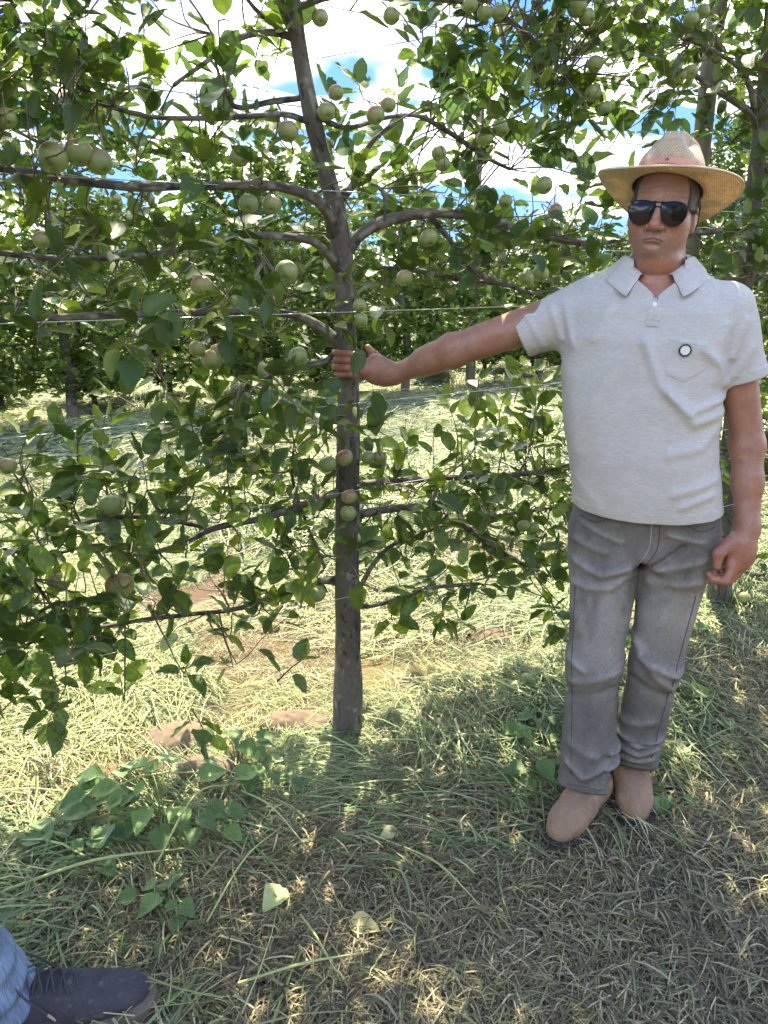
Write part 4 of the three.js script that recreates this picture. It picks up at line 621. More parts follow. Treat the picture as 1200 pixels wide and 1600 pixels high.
  // --- hair under the hat
  const hairField = (x, y, z) => { const [X, Y, Z] = toHead(x, y, z); let d = headSkin(X, Y, Z) - 0.006 - 0.003 * (fbm(X * 260, Y * 50, Z * 260, 2) - 0.5); const edge = Z - (0.05 - 0.35 * Math.max(0, -Y) - (Y < 0.0 ? 0.055 * sstep(0.012, -0.012, Y) : 0)) ; d = smax(d, edge, 0.006); d = smax(d, -0.05 - Y - (Z < -0.03 ? 0.03 : 0), 0.006); d = smax(d, -ell(Math.abs(X), Y, Z, 0.083, -0.014, -0.008, 0.014, 0.035, 0.022), 0.004); d = smax(d, Y - 0.09, 0.004); return d; };
  const hairMat = std({ color: lin(0.055, 0.05, 0.048), roughness: 0.55, bumpMap: makeTex(256, 64, (u, v) => { const k = fbm(u * 90, v * 3, 2, 3); return [k, k, k]; }, false, [12, 6]), bumpScale: 0.003 });
  part('hair', nets(hairField, [-0.1, 1.47, -0.13], [0.1, 1.68, 0.08], 0.003, { uv: (x, y, z) => [z + x, y] }), hairMat, man, 'short dark grey hair at the temples');

  // --- polo shirt
  const SEC = [[0.845, 0.034, 0.181, 0.022, 0.13], [0.92, 0.024, 0.179, 0.024, 0.134], [1.0, 0.008, 0.178, 0.024, 0.136], [1.1, -0.008, 0.181, 0.018, 0.13], [1.2, -0.014, 0.187, 0.012, 0.126], [1.28, -0.012, 0.188, 0.008, 0.121], [1.345, -0.006, 0.182, 0.0, 0.110], [1.395, -0.002, 0.155, -0.01, 0.092], [1.435, 0.0, 0.112, -0.02, 0.08], [1.47, 0, 0.084, -0.026, 0.07]];
  const sec = (y) => { let i = 0; while (i < SEC.length - 2 && y > SEC[i + 1][0]) i++; const t = Math.min(1, Math.max(0, (y - SEC[i][0]) / (SEC[i + 1][0] - SEC[i][0]))), s = t * t * (3 - 2 * t) * 0.5 + t * 0.5; return SEC[i].map((v, k) => lerp(v, SEC[i + 1][k], s)); };
  const SF = [ // soft folds: points (x, y), height, width
    [[[0.175, 1.155], [0.105, 1.129], [0.05, 1.176]], 0.009, 0.011], [[[0.178, 1.122], [0.117, 1.105], [0.031, 1.194], [-0.008, 1.284]], 0.011, 0.013], [[[0.176, 1.19], [0.16, 1.235], [0.116, 1.271]], 0.009, 0.012], [[[0.176, 1.095], [0.137, 1.05], [0.07, 1.035]], 0.008, 0.014], [[[0.18, 0.968], [0.09, 0.94]], 0.007, 0.012], [[[0.175, 0.935], [0.11, 0.91]], 0.006, 0.01],
    [[[0.017, 1.16], [-0.014, 1.065], [-0.045, 0.93]], 0.004, 0.022], [[[-0.095, 1.36], [-0.125, 1.29]], 0.005, 0.014], [[[-0.075, 1.24], [-0.125, 1.12]], 0.004, 0.02], [[[-0.2, 1.36], [-0.175, 1.27]], 0.006, 0.01], [[[-0.235, 1.36], [-0.205, 1.28]], 0.005, 0.009], [[[-0.29, 1.33], [-0.245, 1.26]], 0.004, 0.009], [[[0.205, 1.33], [0.185, 1.25]], 0.006, 0.01], [[[0.225, 1.27], [0.195, 1.21]], 0.005, 0.01], [[[-0.14, 0.95], [-0.08, 0.89]], 0.004, 0.014], [[[-0.17, 1.2], [-0.15, 1.02]], 0.004, 0.02], [[[0.16, 1.32], [0.15, 1.2]], 0.006, 0.013]];
  const C1 = [-0.312, 1.283, 0.006], C2 = [0.222, 1.19, -0.018];
  const dir1 = V(C1[0] - S1[0], C1[1] - S1[1], C1[2] - S1[2]).normalize(), dir2 = V(C2[0] - S2[0], C2[1] - S2[1], C2[2] - S2[2]).normalize();
  const shirtField = (x, y, z) => {
    const s = sec(y), a = (x - s[1]) / s[2], b = (z - s[3]) / s[4], p = 2.35, R = Math.pow(Math.pow(Math.abs(a), p) + Math.pow(Math.abs(b), p), 1 / p); let d = (R - 1) * Math.min(s[2], s[4]) * (1 + 0.35 * Math.min(1, Math.abs(a)));
    d = smax(d, y - 1.472, 0.01);
    // sleeves, cut square at the cuff
    const t1 = (x - C1[0]) * dir1.x + (y - C1[1]) * dir1.y + (z - C1[2]) * dir1.z, t2 = (x - C2[0]) * dir2.x + (y - C2[1]) * dir2.y + (z - C2[2]) * dir2.z;
    let s1 = cap(x, y, z, [S1[0] + 0.03, S1[1] + 0.005, S1[2]], [C1[0] + 0.06 * dir1.x, C1[1] + 0.06 * dir1.y, C1[2]], 0.068, 0.0535) - (t1 > -0.026 ? 0.0018 : 0), s2 = cap(x, y, z, [S2[0] - 0.01, S2[1] + 0.0, S2[2]], [C2[0] + 0.06 * dir2.x, C2[1] + 0.06 * dir2.y, C2[2]], 0.066, 0.0535) - (t2 > -0.026 ? 0.0018 : 0);
    s1 = smax(s1, t1, 0.004); s2 = smax(s2, t2, 0.004);
    d = smin(d, s1, 0.045); d = smin(d, s2, 0.03); d = smax(d, t1 > 0 && x < -0.27 ? t1 : -9, 0.003);
    const f = z > -0.03 ? 1 : 0.4; for (const [pl, A, w] of SF) { let q = 9; for (let i = 0; i < pl.length - 1; i++) q = Math.min(q, seg2(x, y, pl[i], pl[i + 1])); if (q < w * 2.6) d -= f * A * Math.exp(-(q / w) * (q / w)); }
    d -= 0.004 * (fbm(x * 9, y * 9, z * 9 + 4, 3) - 0.5) * 2 + 0.0012 * (fbm(x * 40, y * 26, z * 40, 2) - 0.5);
    const hem = 0.872 + 0.012 * Math.pow(Math.min(1, Math.abs(x - 0.03) / 0.19), 2) - 0.01; if (y < hem + 0.024) d -= 0.0013;
    d = smax(d, hem - y, 0.003);
    // neck opening and the V of the open placket
    d = smax(d, -(Math.hypot(x * 0.98, z + 0.018) - 0.071 + (y < 1.41 ? (1.41 - y) * 3 : 0)), 0.006);
    const vw = 0.052 * sstep(1.376, 1.435, y) + (y > 1.376 ? 0.002 : -0.1); if (z > 0) d = smax(d, Math.min(0.02, vw - Math.abs(x - 0.004)), 0.004);
    return d;
  };
  const heather = makeTex(512, 512, (u, v, i, j) => { const s = fbm(u * 34, v * 200, 3, 3), f = hash3(i, j, 7), w = tnoise(u, v, 8, 3, 3); const k = 0.70 + 0.055 * (s - 0.5) * 2 + 0.07 * (f - 0.5) + 0.05 * (w - 0.5); return [k, k * 0.995, k * 0.965].map((x) => Math.min(1, Math.max(0, x))); }, true, [5, 5]);
  const knit = makeTex(256, 256, (u, v) => { const k = 0.5 + 0.25 * Math.sin(u * 6.283 * 64) * Math.sin(v * 6.283 * 64) + 0.4 * (tnoise(u, v, 30, 6, 2) - 0.5); return [k, k, k]; }, false, [9, 9]);
  const shirtMat = phys({ map: heather, bumpMap: knit, bumpScale: 0.001, roughness: 0.92, sheen: 0.2, sheenRoughness: 0.8 });
  const clothUv = (x, y, z) => [Math.atan2(x, z + 0.25) * 0.28, y];
  const shirt = part('polo_shirt', nets(shirtField, [-0.4, 0.83, -0.17], [0.31, 1.49, 0.2], 0.0045, { uv: clothUv, eps: 0.002 }), shirtMat, man, 'pale heathered grey short-sleeved polo shirt');
  const surf = (f, x, y, z0 = 0.3) => { let z = z0; for (let i = 0; i < 400; i++) { const d = f(x, y, z); if (d < 0.0004) break; z -= Math.max(0.0006, d * 0.5); if (z < -0.02) return null; } return z; };
  const onShirt = (x, y, off = 0) => [x, y, surf(shirtField, x, y) + off];
  // collar: a leaf that stands at the neck and falls over the shoulders to two points
  {
    const n = 48, rows = 7, pos = [], uv = [], idx = [], th0 = 0.42;
    for (let side = 0; side < 2; side++) for (let i = 0; i <= n; i++) {
      const t = i / n, th = lerp(-Math.PI + th0, Math.PI - th0, t) + Math.PI, front = Math.pow(Math.abs(t - 0.5) * 2, 3), ang = th; // 0 = front
      const sx = Math.sin(ang), cz = Math.cos(ang), nr = 0.069, bx = sx * nr, bz = cz * (nr + 0.006) - 0.02, top = 1.463 - 0.034 * Math.pow(front, 1.4) + 0.014 * (cz < 0 ? -cz : 0);
      const fall = 0.034 + 0.012 * front, out = 0.03 + 0.012 * front + (Math.abs(sx) > 0.5 ? 0.008 : 0);
      for (let j = 0; j < rows; j++) {
        const v = j / (rows - 1), roll = Math.sin(Math.min(1, v * 2.2) * Math.PI * 0.5), o = out * (0.15 * roll + 0.85 * v), y = top + 0.006 * Math.sin(Math.min(1, v * 3) * Math.PI) - fall * Math.pow(v, 1.25);
        let x = bx + sx * o + Math.sign(sx) * 0.016 * front * v, z = bz + cz * o + 0.012 * front * v;
        const zs = z > 0.0 ? surf(shirtField, x, y) : -9; if (z > 0 && v > 0.3) z = Math.max(z, zs + 0.005); const yy = y + (z <= 0.03 ? 0.002 : 0);
        const off = side ? -0.0028 : 0; pos.push(x + sx * off, yy - (side ? 0.002 * v : 0), z + cz * off); uv.push(t * 0.45, v * 0.07);
      }
    }
    const S = rows, K = (n + 1) * rows; for (let s = 0; s < 2; s++) for (let i = 0; i < n; i++) for (let j = 0; j < rows - 1; j++) { const a = s * K + i * S + j; s === 0 ? idx.push(a, a + 1, a + S, a + 1, a + S + 1, a + S) : idx.push(a, a + S, a + 1, a + 1, a + S, a + S + 1); }
    for (let i = 0; i < n; i++) for (const j of [0, rows - 1]) { const a = i * S + j, b = a + K; j ? idx.push(a, b, a + S, a + S, b, b + S) : idx.push(a, a + S, b, b, a + S, b + S); }
    for (const i of [0, n]) for (let j = 0; j < rows - 1; j++) { const a = i * S + j, b = a + K; i ? idx.push(a, a + 1, b, b, a + 1, b + 1) : idx.push(a, b, a + 1, a + 1, b, b + 1); }
    const g = new THREE.BufferGeometry(); g.setAttribute('position', new THREE.Float32BufferAttribute(pos, 3)); g.setAttribute('uv', new THREE.Float32BufferAttribute(uv, 2)); g.setIndex(idx); g.computeVertexNormals();
    part('collar', g, phys({ map: heather, bumpMap: knit, bumpScale: 0.0006, roughness: 0.92, side: THREE.DoubleSide }), shirt);
  }
  // a strip of cloth sewn onto a field: outline grid -> thin raised sheet
  const patch = (f, x0, x1, y0, y1, nx, ny, th, shape) => { const pos = [], uv = [], idx = []; for (let j = 0; j <= ny; j++) for (let i = 0; i <= nx; i++) { const u = i / nx, v = j / ny, [x, y] = shape ? shape(u, v) : [lerp(x0, x1, u), lerp(y0, y1, v)], e = i === 0 || j === 0 || i === nx || j === ny; pos.push(x, y, surf(f, x, y) + (e ? -0.001 : th)); uv.push(...clothUv(x, y, 0.1)); } for (let j = 0; j < ny; j++) for (let i = 0; i < nx; i++) { const a = j * (nx + 1) + i; idx.push(a, a + 1, a + nx + 1, a + 1, a + nx + 2, a + nx + 1); } const g = new THREE.BufferGeometry(); g.setAttribute('position', new THREE.Float32BufferAttribute(pos, 3)); g.setAttribute('uv', new THREE.Float32BufferAttribute(uv, 2)); g.setIndex(idx); g.computeVertexNormals(); return g; };
  part('placket', patch(shirtField, 0, 0, 0, 0, 8, 14, 0.0022, (u, v) => [0.003 + (u - 0.5) * 0.032 - 0.004 * (1 - v), lerp(1.318, 1.381, v)]), shirtMat, shirt);
  part('pocket', patch(shirtField, 0, 0, 0, 0, 16, 16, 0.0026, (u, v) => { const x = lerp(0.038, 0.128, u) + (1 - v) * 0.004 * (0.5 - u), yb = 1.212 - 0.022 * (1 - Math.abs(u - 0.5) * 2) + 0.01 * u; return [x, lerp(yb, 1.299 - 0.012 * u, v)]; }), shirtMat, shirt);
  const stitch = std({ color: lin(0.42, 0.43, 0.42), roughness: 0.9 });
  const seam = (name, f, pts, rad, mat, parent, off = 0.0004) => { const cv = new THREE.CatmullRomCurve3(pts.map((p) => V(p[0], p[1], 0))), q = cv.getSpacedPoints(24).map((p) => { const z = surf(f, p.x, p.y); return z === null ? null : [p.x, p.y, z + off, rad]; }).filter(Boolean); if (q.length < 3) return; part(name, tube(q, 5, 2), mat, parent); };
  seam('stitching', shirtField, [[-0.013, 1.334], [0.017, 1.332]], 0.0009, stitch, shirt, 0.0026); seam('stitching', shirtField, [[-0.013, 1.319], [0.017, 1.318]], 0.0009, stitch, shirt, 0.002);
  seam('stitching', shirtField, [[0.042, 1.289], [0.124, 1.277]], 0.0008, stitch, shirt, 0.0028);
  seam('stitching', shirtField, [[-0.13, 0.898], [-0.05, 0.889], [0.05, 0.886], [0.13, 0.89], [0.19, 0.896]], 0.0008, stitch, shirt, 0.0004);
  const white = std({ color: lin(0.72, 0.72, 0.7), roughness: 0.35 }), blackM = std({ color: lin(0.03, 0.03, 0.035), roughness: 0.35, metalness: 0.3 });
  { const b = part('button', new THREE.CylinderGeometry(0.0052, 0.0052, 0.0026, 16), white, shirt); const q = onShirt(0.003, 1.366, 0.004); b.position.set(...q); b.rotation.x = Math.PI / 2 - 0.25; }
  { const b = part('badge', new THREE.CylinderGeometry(0.0118, 0.0118, 0.003, 28), white, shirt, 'round white badge with a dark rim on the pocket'); const q = onShirt(0.077, 1.269, 0.0075); b.position.set(...q); b.rotation.set(Math.PI / 2 + 0.08, 0, -0.15); const ring = new THREE.Mesh(new THREE.TorusGeometry(0.0122, 0.0019, 8, 32), blackM); ring.name = 'rim'; ring.position.copy(b.position); ring.rotation.set(0.08, 0.15, 0); ring.position.z += 0.0012; shirt.add(shadow(ring)); }

  // --- jeans
  const LG = [{ h: [-0.052, 0.79, 0.01], k: [-0.057, 0.45, 0.085], a: [-0.052, 0.02, 0.124], r: [0.098, 0.067, 0.072] }, { h: [0.118, 0.79, 0.0], k: [0.098, 0.43, 0.015], a: [0.068, 0.04, -0.028], r: [0.094, 0.064, 0.066] }];
  const JF = [ // folds: points, height, width, leg
    [[[-0.129, 0.729], [-0.057, 0.709], [0.007, 0.73]], 0.007, 0.012], [[[-0.129, 0.668], [-0.03, 0.677], [0.012, 0.71]], 0.006, 0.012], [[[-0.135, 0.785], [-0.055, 0.77]], 0.005, 0.012], [[[0.03, 0.715], [0.078, 0.75], [0.124, 0.795]], -0.008, 0.009], [[[0.05, 0.73], [0.18, 0.76]], 0.004, 0.012], [[[0.06, 0.69], [0.175, 0.70]], 0.004, 0.014],
    [[[-0.12, 0.47], [-0.08, 0.455]], 0.007, 0.012], [[[-0.11, 0.412], [0.0, 0.452]], 0.006, 0.016], [[[-0.115, 0.36], [-0.01, 0.40]], -0.005, 0.014], [[[0.055, 0.478], [0.106, 0.456], [0.155, 0.43]], 0.010, 0.013], [[[0.04, 0.51], [0.088, 0.447], [0.146, 0.39]], 0.009, 0.014], [[[0.05, 0.40], [0.14, 0.36]], -0.005, 0.014],
    [[[-0.105, 0.185], [-0.055, 0.155], [0.0, 0.185]], 0.009, 0.013], [[[-0.1, 0.24], [-0.03, 0.215]], 0.005, 0.015], [[[0.012, 0.222], [0.075, 0.198], [0.135, 0.22]], 0.012, 0.012], [[[0.012, 0.182], [0.082, 0.17], [0.13, 0.19]], 0.012, 0.010], [[[0.02, 0.202], [0.12, 0.205]], -0.007, 0.006], [[[0.02, 0.145], [0.12, 0.15]], 0.007, 0.01], [[[0.03, 0.26], [0.11, 0.28]], 0.005, 0.014], [[[-0.115, 0.83], [-0.02, 0.80]], 0.004, 0.009], [[[0.09, 0.83], [0.17, 0.81]], 0.004, 0.009]];
  const jeanField = (x, y, z) => {
    const legs = LG.map((L) => { let d = cap(x, y, z, L.h, L.k, L.r[0], L.r[1]); d = smin(d, cap(x, y, z, L.k, L.a, L.r[1], L.r[2]), 0.03); return d; });
    let d = smin(legs[0], legs[1], 0.012);
    const t = sstep(0.72, 0.88, y), a = (x - 0.034) / lerp(0.172, 0.173, t), b = (z - 0.005) / lerp(0.112, 0.122, t), R = Math.hypot(a, b), pel = smax((R - 1) * 0.115, 0.745 - y - 0.05 * Math.min(1, Math.abs(x - 0.034) / 0.1), 0.03);
    d = smin(d, pel, 0.035);
    if (z > -0.06) for (const [pl, A, w] of JF) { let q = 9; for (let i = 0; i < pl.length - 1; i++) q = Math.min(q, seg2(x, y, pl[i], pl[i + 1])); if (q < w * 2.6) d -= 1.45 * A * Math.exp(-(q / w) * (q / w)); }
    d -= 0.005 * (fbm(x * 11 + 2, y * 11, z * 11, 3) - 0.5) + 0.0012 * (fbm(x * 45, y * 45, z * 45, 2) - 0.5);
    const lx = x < 0.0105, hem = lx ? 0.045 + 0.5 * (z - 0.06) : 0.07 + 0.5 * (z + 0.05); if (y < hem + 0.022) d -= 0.0018; d = smax(d, (hem - y) * 0.9, 0.003); return smax(d, y - 0.9, 0.004);
  };
  const denimMap = makeTex(512, 512, (u, v, i, j) => { const s = fbm(u * 120, v * 60, 5, 3), f = hash3(i, j, 3), w = tnoise(u, v, 5, 8, 4); const k = 0.43 + 0.05 * (s - 0.5) * 2 + 0.07 * (f - 0.5) + 0.07 * (w - 0.5); return [k * 1.02, k, k * 0.96].map((x) => Math.min(1, Math.max(0, x))); }, true, [4, 4]);
  const jeanCol = (x, y, z) => { // washed lighter on the thighs and along the worn creases of the cloth
    const n = fbm(x * 14, y * 9, z * 14, 4), n2 = fbm(x * 50, y * 30, z * 50, 3), th = Math.exp(-Math.pow((y - 0.6) / 0.15, 2)) * 0.75 * sstep(0.3, 0.58, n) + 0.4 * (n2 - 0.5) + 0.3 * (n - 0.5); let k = 0.82 + th; let e = 0; for (const [pl, A, w] of JF) if (A > 0) { let q = 9; for (let i = 0; i < pl.length - 1; i++) q = Math.min(q, seg2(x, y, pl[i], pl[i + 1])); e = Math.max(e, Math.exp(-(q / w) * (q / w) * 1.6)); } k += 0.5 * e * (0.3 + n2); return [k, k, k * 1.01]; };
  const denim = std({ map: denimMap, vertexColors: true, bumpMap: makeTex(256, 256, (u, v) => { const k = 0.5 + 0.3 * Math.sin((u + v) * 6.283 * 60) + 0.4 * (tnoise(u, v, 40, 3, 2) - 0.5); return [Math.min(1, Math.max(0, k)), 0.5, 0.5].fill(Math.min(1, Math.max(0, k))); }, false, [10, 10]), bumpScale: 0.0008, roughness: 0.93 });
  const jeans = part('jeans', nets(jeanField, [-0.18, 0.01, -0.15], [0.25, 0.91, 0.24], 0.0045, { uv: (x, y, z) => [x + z * 0.6, y], color: jeanCol, eps: 0.002 }), denim, man, 'faded grey denim jeans');
  const seamM = std({ color: lin(0.075, 0.075, 0.085), roughness: 0.95 }), seamL = std({ color: lin(0.3, 0.3, 0.3), roughness: 0.95 });
  seam('fly_seam', jeanField, [[0.047, 0.86], [0.047, 0.79], [0.024, 0.735]], 0.0016, seamL, jeans); seam('fly_seam', jeanField, [[0.066, 0.86], [0.066, 0.79], [0.045, 0.745]], 0.001, seamM, jeans);
  seam('pocket_seam', jeanField, [[0.115, 0.865], [0.16, 0.838], [0.195, 0.842]], 0.0016, seamM, jeans); seam('pocket_seam', jeanField, [[-0.125, 0.845], [-0.08, 0.84], [-0.045, 0.862]], 0.0016, seamM, jeans);
  seam('side_seam', jeanField, [[-0.122, 0.66], [-0.112, 0.46], [-0.1, 0.32], [-0.088, 0.15]], 0.0011, seamM, jeans); seam('side_seam', jeanField, [[0.172, 0.66], [0.15, 0.46], [0.13, 0.3], [0.115, 0.16]], 0.0014, seamM, jeans);
  seam('hem_seam', jeanField, [[-0.1, 0.115], [-0.046, 0.128], [0.002, 0.115]], 0.0011, seamM, jeans); seam('hem_seam', jeanField, [[0.022, 0.125], [0.07, 0.138], [0.12, 0.125]], 0.0011, seamM, jeans);

  // --- boots
  const suede = std({ map: makeTex(256, 256, (u, v) => { const a = tnoise(u, v, 5, 3), b = tnoise(u, v, 40, 6, 3), k = 0.85 + 0.3 * (a - 0.5) + 0.22 * (b - 0.5); return [0.66 * k, 0.545 * k, 0.435 * k]; }, true, [7, 7]), bumpMap: makeTex(256, 256, (u, v) => { const k = tnoise(u, v, 60, 3, 3); return [k, k, k]; }, false, [8, 8]), bumpScale: 0.0012, roughness: 1 });
  const rubber = std({ color: lin(0.03, 0.027, 0.025), roughness: 0.85 });
  const boot = (ax, az, yaw, gy) => { // heel at the origin, toe along +z
    const g0 = new THREE.Group(); g0.name = 'boot'; g0.position.set(ax, gy, az); g0.rotation.y = yaw; man.add(g0);
    const f = (x, y, z) => {
      let d = cap(x, y, z, [0, 0.055, 0.04], [0.002, 0.05, 0.12], 0.040, 0.044); d = smin(d, ell(x, y, z, 0.004, 0.036, 0.2, 0.0475, 0.046, 0.082), 0.04); d = smin(d, cap(x, y, z, [0, 0.06, 0.05], [0, 0.10, 0.045], 0.042, 0.04), 0.04); d = smin(d, cap(x, y, z, [0, 0.066, 0.06], [0.003, 0.05, 0.19], 0.031, 0.030), 0.04);
      d -= 0.0035 * Math.exp(-Math.pow((z - 0.165 - x * 0.3 - 0.006 * Math.sin(x * 90)) / 0.008, 2)) * (y > 0.05 ? 1 : 0) - 0.003 * Math.exp(-Math.pow((z - 0.15 + x * 0.2) / 0.006, 2)) * (y > 0.05 ? 1 : 0) + 0.006 * (fbm(x * 34, y * 34, z * 34, 3) - 0.5);
      d = smax(d, y - 0.086, 0.006); return smax(d, 0.02 - y, 0.004);
    };
    part('upper', nets(f, [-0.07, 0.01, -0.03], [0.07, 0.2, 0.3], 0.004, { uv: (x, y, z) => [x + y, z] }), suede, g0);
    const sh = new THREE.Shape(), o = [[0, -0.012], [-0.03, 0], [-0.041, 0.03], [-0.04, 0.08], [-0.046, 0.14], [-0.054, 0.19], [-0.05, 0.24], [-0.03, 0.277], [0.004, 0.292], [0.034, 0.277], [0.054, 0.24], [0.057, 0.19], [0.047, 0.14], [0.04, 0.08], [0.041, 0.03], [0.03, 0]]; sh.moveTo(...o[0]); sh.splineThru([...o.slice(1), o[0]].map((p) => new THREE.Vector2(...p)));
    const eg = new THREE.ExtrudeGeometry(sh, { depth: 0.02, bevelEnabled: true, bevelThickness: 0.003, bevelSize: 0.003, bevelSegments: 2, curveSegments: 30 }); eg.rotateX(Math.PI / 2); eg.translate(0, 0.022, 0); 
    part('sole', eg, rubber, g0);
  };
  boot(-0.012, 0.052, -0.37, 0.018); boot(0.06, -0.105, 0.09, 0.018);

  // --- straw hat
  const hat = new THREE.Group(); hat.name = 'straw_hat'; hat.position.copy(V(0, 0.047, -0.012).applyMatrix4(HM)); hat.rotation.copy(HR); hat.rotateX(-0.34); hat.userData.label = 'wide brimmed woven straw hat'; man.add(hat);
  const weave = makeTex(256, 256, (u, v, i, j) => { const cx = Math.floor(i / 8) + Math.floor(j / 8), a = cx % 2, n = tnoise(u, v, 20, 4, 3), e = Math.min(i % 8, j % 8) < 1 ? 0.3 : 0, k = 0.9 + 0.16 * a + 0.4 * (n - 0.5) - e; return [0.86 * k, 0.755 * k, 0.575 * k].map((x) => Math.min(1, x)); }, true, [7.5, 7.5]);
  const weaveB = makeTex(256, 256, (u, v, i, j) => { const a = (Math.floor(i / 8) + Math.floor(j / 8)) % 2, s = a ? Math.sin((i % 8) / 8 * Math.PI) : Math.sin((j % 8) / 8 * Math.PI); return [s, s, s]; }, false, [7.5, 7.5]);
  const straw = phys({ map: weave, bumpMap: weaveB, bumpScale: 0.0012, roughness: 0.75, transmission: 0.35, side: THREE.DoubleSide });
  const sheetGeo = (fn, nu, nv, th) => { // closed in u, double sheet
    const pos = [], uv = [], idx = []; const grid = []; for (let j = 0; j <= nv; j++) for (let i = 0; i <= nu; i++) grid.push(fn(i / nu, j / nv)); const S = nu + 1, K = S * (nv + 1);
    const nrm = (i, j) => { const a = grid[j * S + (i + 1) % nu], b = grid[j * S + (i + nu - 1) % nu], c = grid[Math.min(nv, j + 1) * S + i], d = grid[Math.max(0, j - 1) * S + i]; return V(a[0] - b[0], a[1] - b[1], a[2] - b[2]).cross(V(c[0] - d[0], c[1] - d[1], c[2] - d[2])).normalize(); };
    for (let s = 0; s < 2; s++) for (let j = 0; j <= nv; j++) for (let i = 0; i <= nu; i++) { const p = grid[j * S + i], n = nrm(i % nu, j), o = s ? th : 0; pos.push(p[0] + n.x * o, p[1] + n.y * o, p[2] + n.z * o); uv.push(p[3], p[4]); }
    for (let s = 0; s < 2; s++) for (let j = 0; j < nv; j++) for (let i = 0; i < nu; i++) { const a = s * K + j * S + i; s ? idx.push(a, a + 1, a + S, a + 1, a + S + 1, a + S) : idx.push(a, a + S, a + 1, a + 1, a + S, a + S + 1); }
    for (let i = 0; i < nu; i++) for (const j of [0, nv]) { const a = j * S + i, b = a + K; j ? idx.push(a, b, a + 1, a + 1, b, b + 1) : idx.push(a, a + 1, b, b, a + 1, b + 1); }
    const g = new THREE.BufferGeometry(); g.setAttribute('position', new THREE.Float32BufferAttribute(pos, 3)); g.setAttribute('uv', new THREE.Float32BufferAttribute(uv, 2)); g.setIndex(idx); g.computeVertexNormals(); return g;
  };
  const HA = 0.078, HB = 0.098;
  const brimPt = (u, v) => { const a = u * 6.2832, s = Math.sin(a), c = Math.cos(a), ro = 1, A = lerp(HA, 0.158, v), B = lerp(HB, 0.168, v); const side = Math.abs(s), y = 0.006 * v - 0.03 * v * v * (c * c) + 0.012 * v * v * side * side + 0.005 * Math.sin(a * 3 + 1) * v * v; return [s * A, y, c * B, s * A * 1.0, c * B]; };
  part('brim', sheetGeo(brimPt, 96, 14, 0.0022), straw, hat);
  { const pts = []; for (let i = 0; i <= 48; i++) { const p = brimPt(i / 48, 1); pts.push([p[0], p[1] + 0.001, p[2], 0.0026]); } part('brim_edge', tube(pts, 6, 2), std({ color: lin(0.55, 0.44, 0.29), roughness: 0.9 }), hat); }
  const crownPt = (u, v) => {
    const a = u * 6.2832, s = Math.sin(a), c = Math.cos(a); let t = Math.min(1, v / 0.72), top = v > 0.72 ? (v - 0.72) / 0.28 : 0; // side wall then the top
    let A = HA * (1 - 0.34 * t * t), B = HB * (1 - 0.30 * t * t), y = 0.094 * t * (1 - 0.08 * t); const rr = top ? Math.cos(top * Math.PI / 2) : 1; let x = s * A * rr, z = c * B * rr; y += 0.022 * Math.sin(top * Math.PI / 2);
    y += 0.016 * t * sstep(-0.02, 0.06, z) * 0.6; y -= 0.014 * top * Math.exp(-Math.pow(x / 0.024, 2)); // crease along the top
    const pinch = Math.exp(-(Math.pow((Math.abs(x) - 0.046) / 0.016, 2) + Math.pow((z - 0.062) / 0.03, 2))) * sstep(0.4, 0.95, t); x -= Math.sign(x) * 0.02 * pinch; z -= 0.014 * pinch;
    return [x, y, z, a * 0.09, v * 0.16];
  };
  part('crown', sheetGeo(crownPt, 96, 40, 0.002), straw, hat);
  // band with its printed emblem and lettering
  {
    const cv = document.createElement('canvas'); cv.width = 1024; cv.height = 64; const c = cv.getContext('2d'); c.fillStyle = '#b98571'; c.fillRect(0, 0, 1024, 64); const r = rng(3); for (let i = 0; i < 5000; i++) { c.fillStyle = r() < 0.5 ? 'rgba(150,95,75,0.10)' : 'rgba(215,165,140,0.10)'; c.fillRect(r() * 1024, r() * 64, 4 + r() * 12, 1 + r() * 2); }
    c.fillStyle = '#3d2620'; c.beginPath(); c.arc(512, 15, 8.5, 0, 7); c.fill(); c.fillStyle = '#b98571'; c.fillRect(508, 10, 3, 5); c.fillRect(514, 10, 3, 5); c.beginPath(); c.arc(512, 19, 2.5, 0, 7); c.fill();
    c.fillStyle = '#3d2620'; c.font = 'bold 17px sans-serif'; c.textAlign = 'center'; c.fillText('ACCESSEDOR', 524, 45);
    const t = new THREE.CanvasTexture(cv); t.colorSpace = THREE.SRGBColorSpace; t.wrapS = THREE.RepeatWrapping;
    const bandPt = (u, v) => { const w = 0.003 + 0.032 * v, q = crownPt(u, 0.72 * w / 0.112), a = u * 6.2832, k = 1.045; return [q[0] * k, q[1], q[2] * k, (u + 0.5) % 1.0001, v]; };
    // build with a continuous u so that the print is not folded at the back
    const n = 96, pos = [], uv = [], idx = []; for (let i = 0; i <= n; i++) for (let j = 0; j <= 4; j++) { const u = i / n - 0.5, p = bandPt((u + 1) % 1, j / 4); pos.push(p[0], p[1], p[2]); uv.push(u + 0.5, j / 4); } for (let i = 0; i < n; i++) for (let j = 0; j < 4; j++) { const a = i * 5 + j; idx.push(a, a + 5, a + 1, a + 1, a + 5, a + 6); }
    const g = new THREE.BufferGeometry(); g.setAttribute('position', new THREE.Float32BufferAttribute(pos, 3)); g.setAttribute('uv', new THREE.Float32BufferAttribute(uv, 2)); g.setIndex(idx); g.computeVertexNormals();
    part('hat_band', g, std({ map: t, roughness: 0.7, side: THREE.DoubleSide }), hat, 'salmon coloured hat band with a dark emblem and lettering');
  }

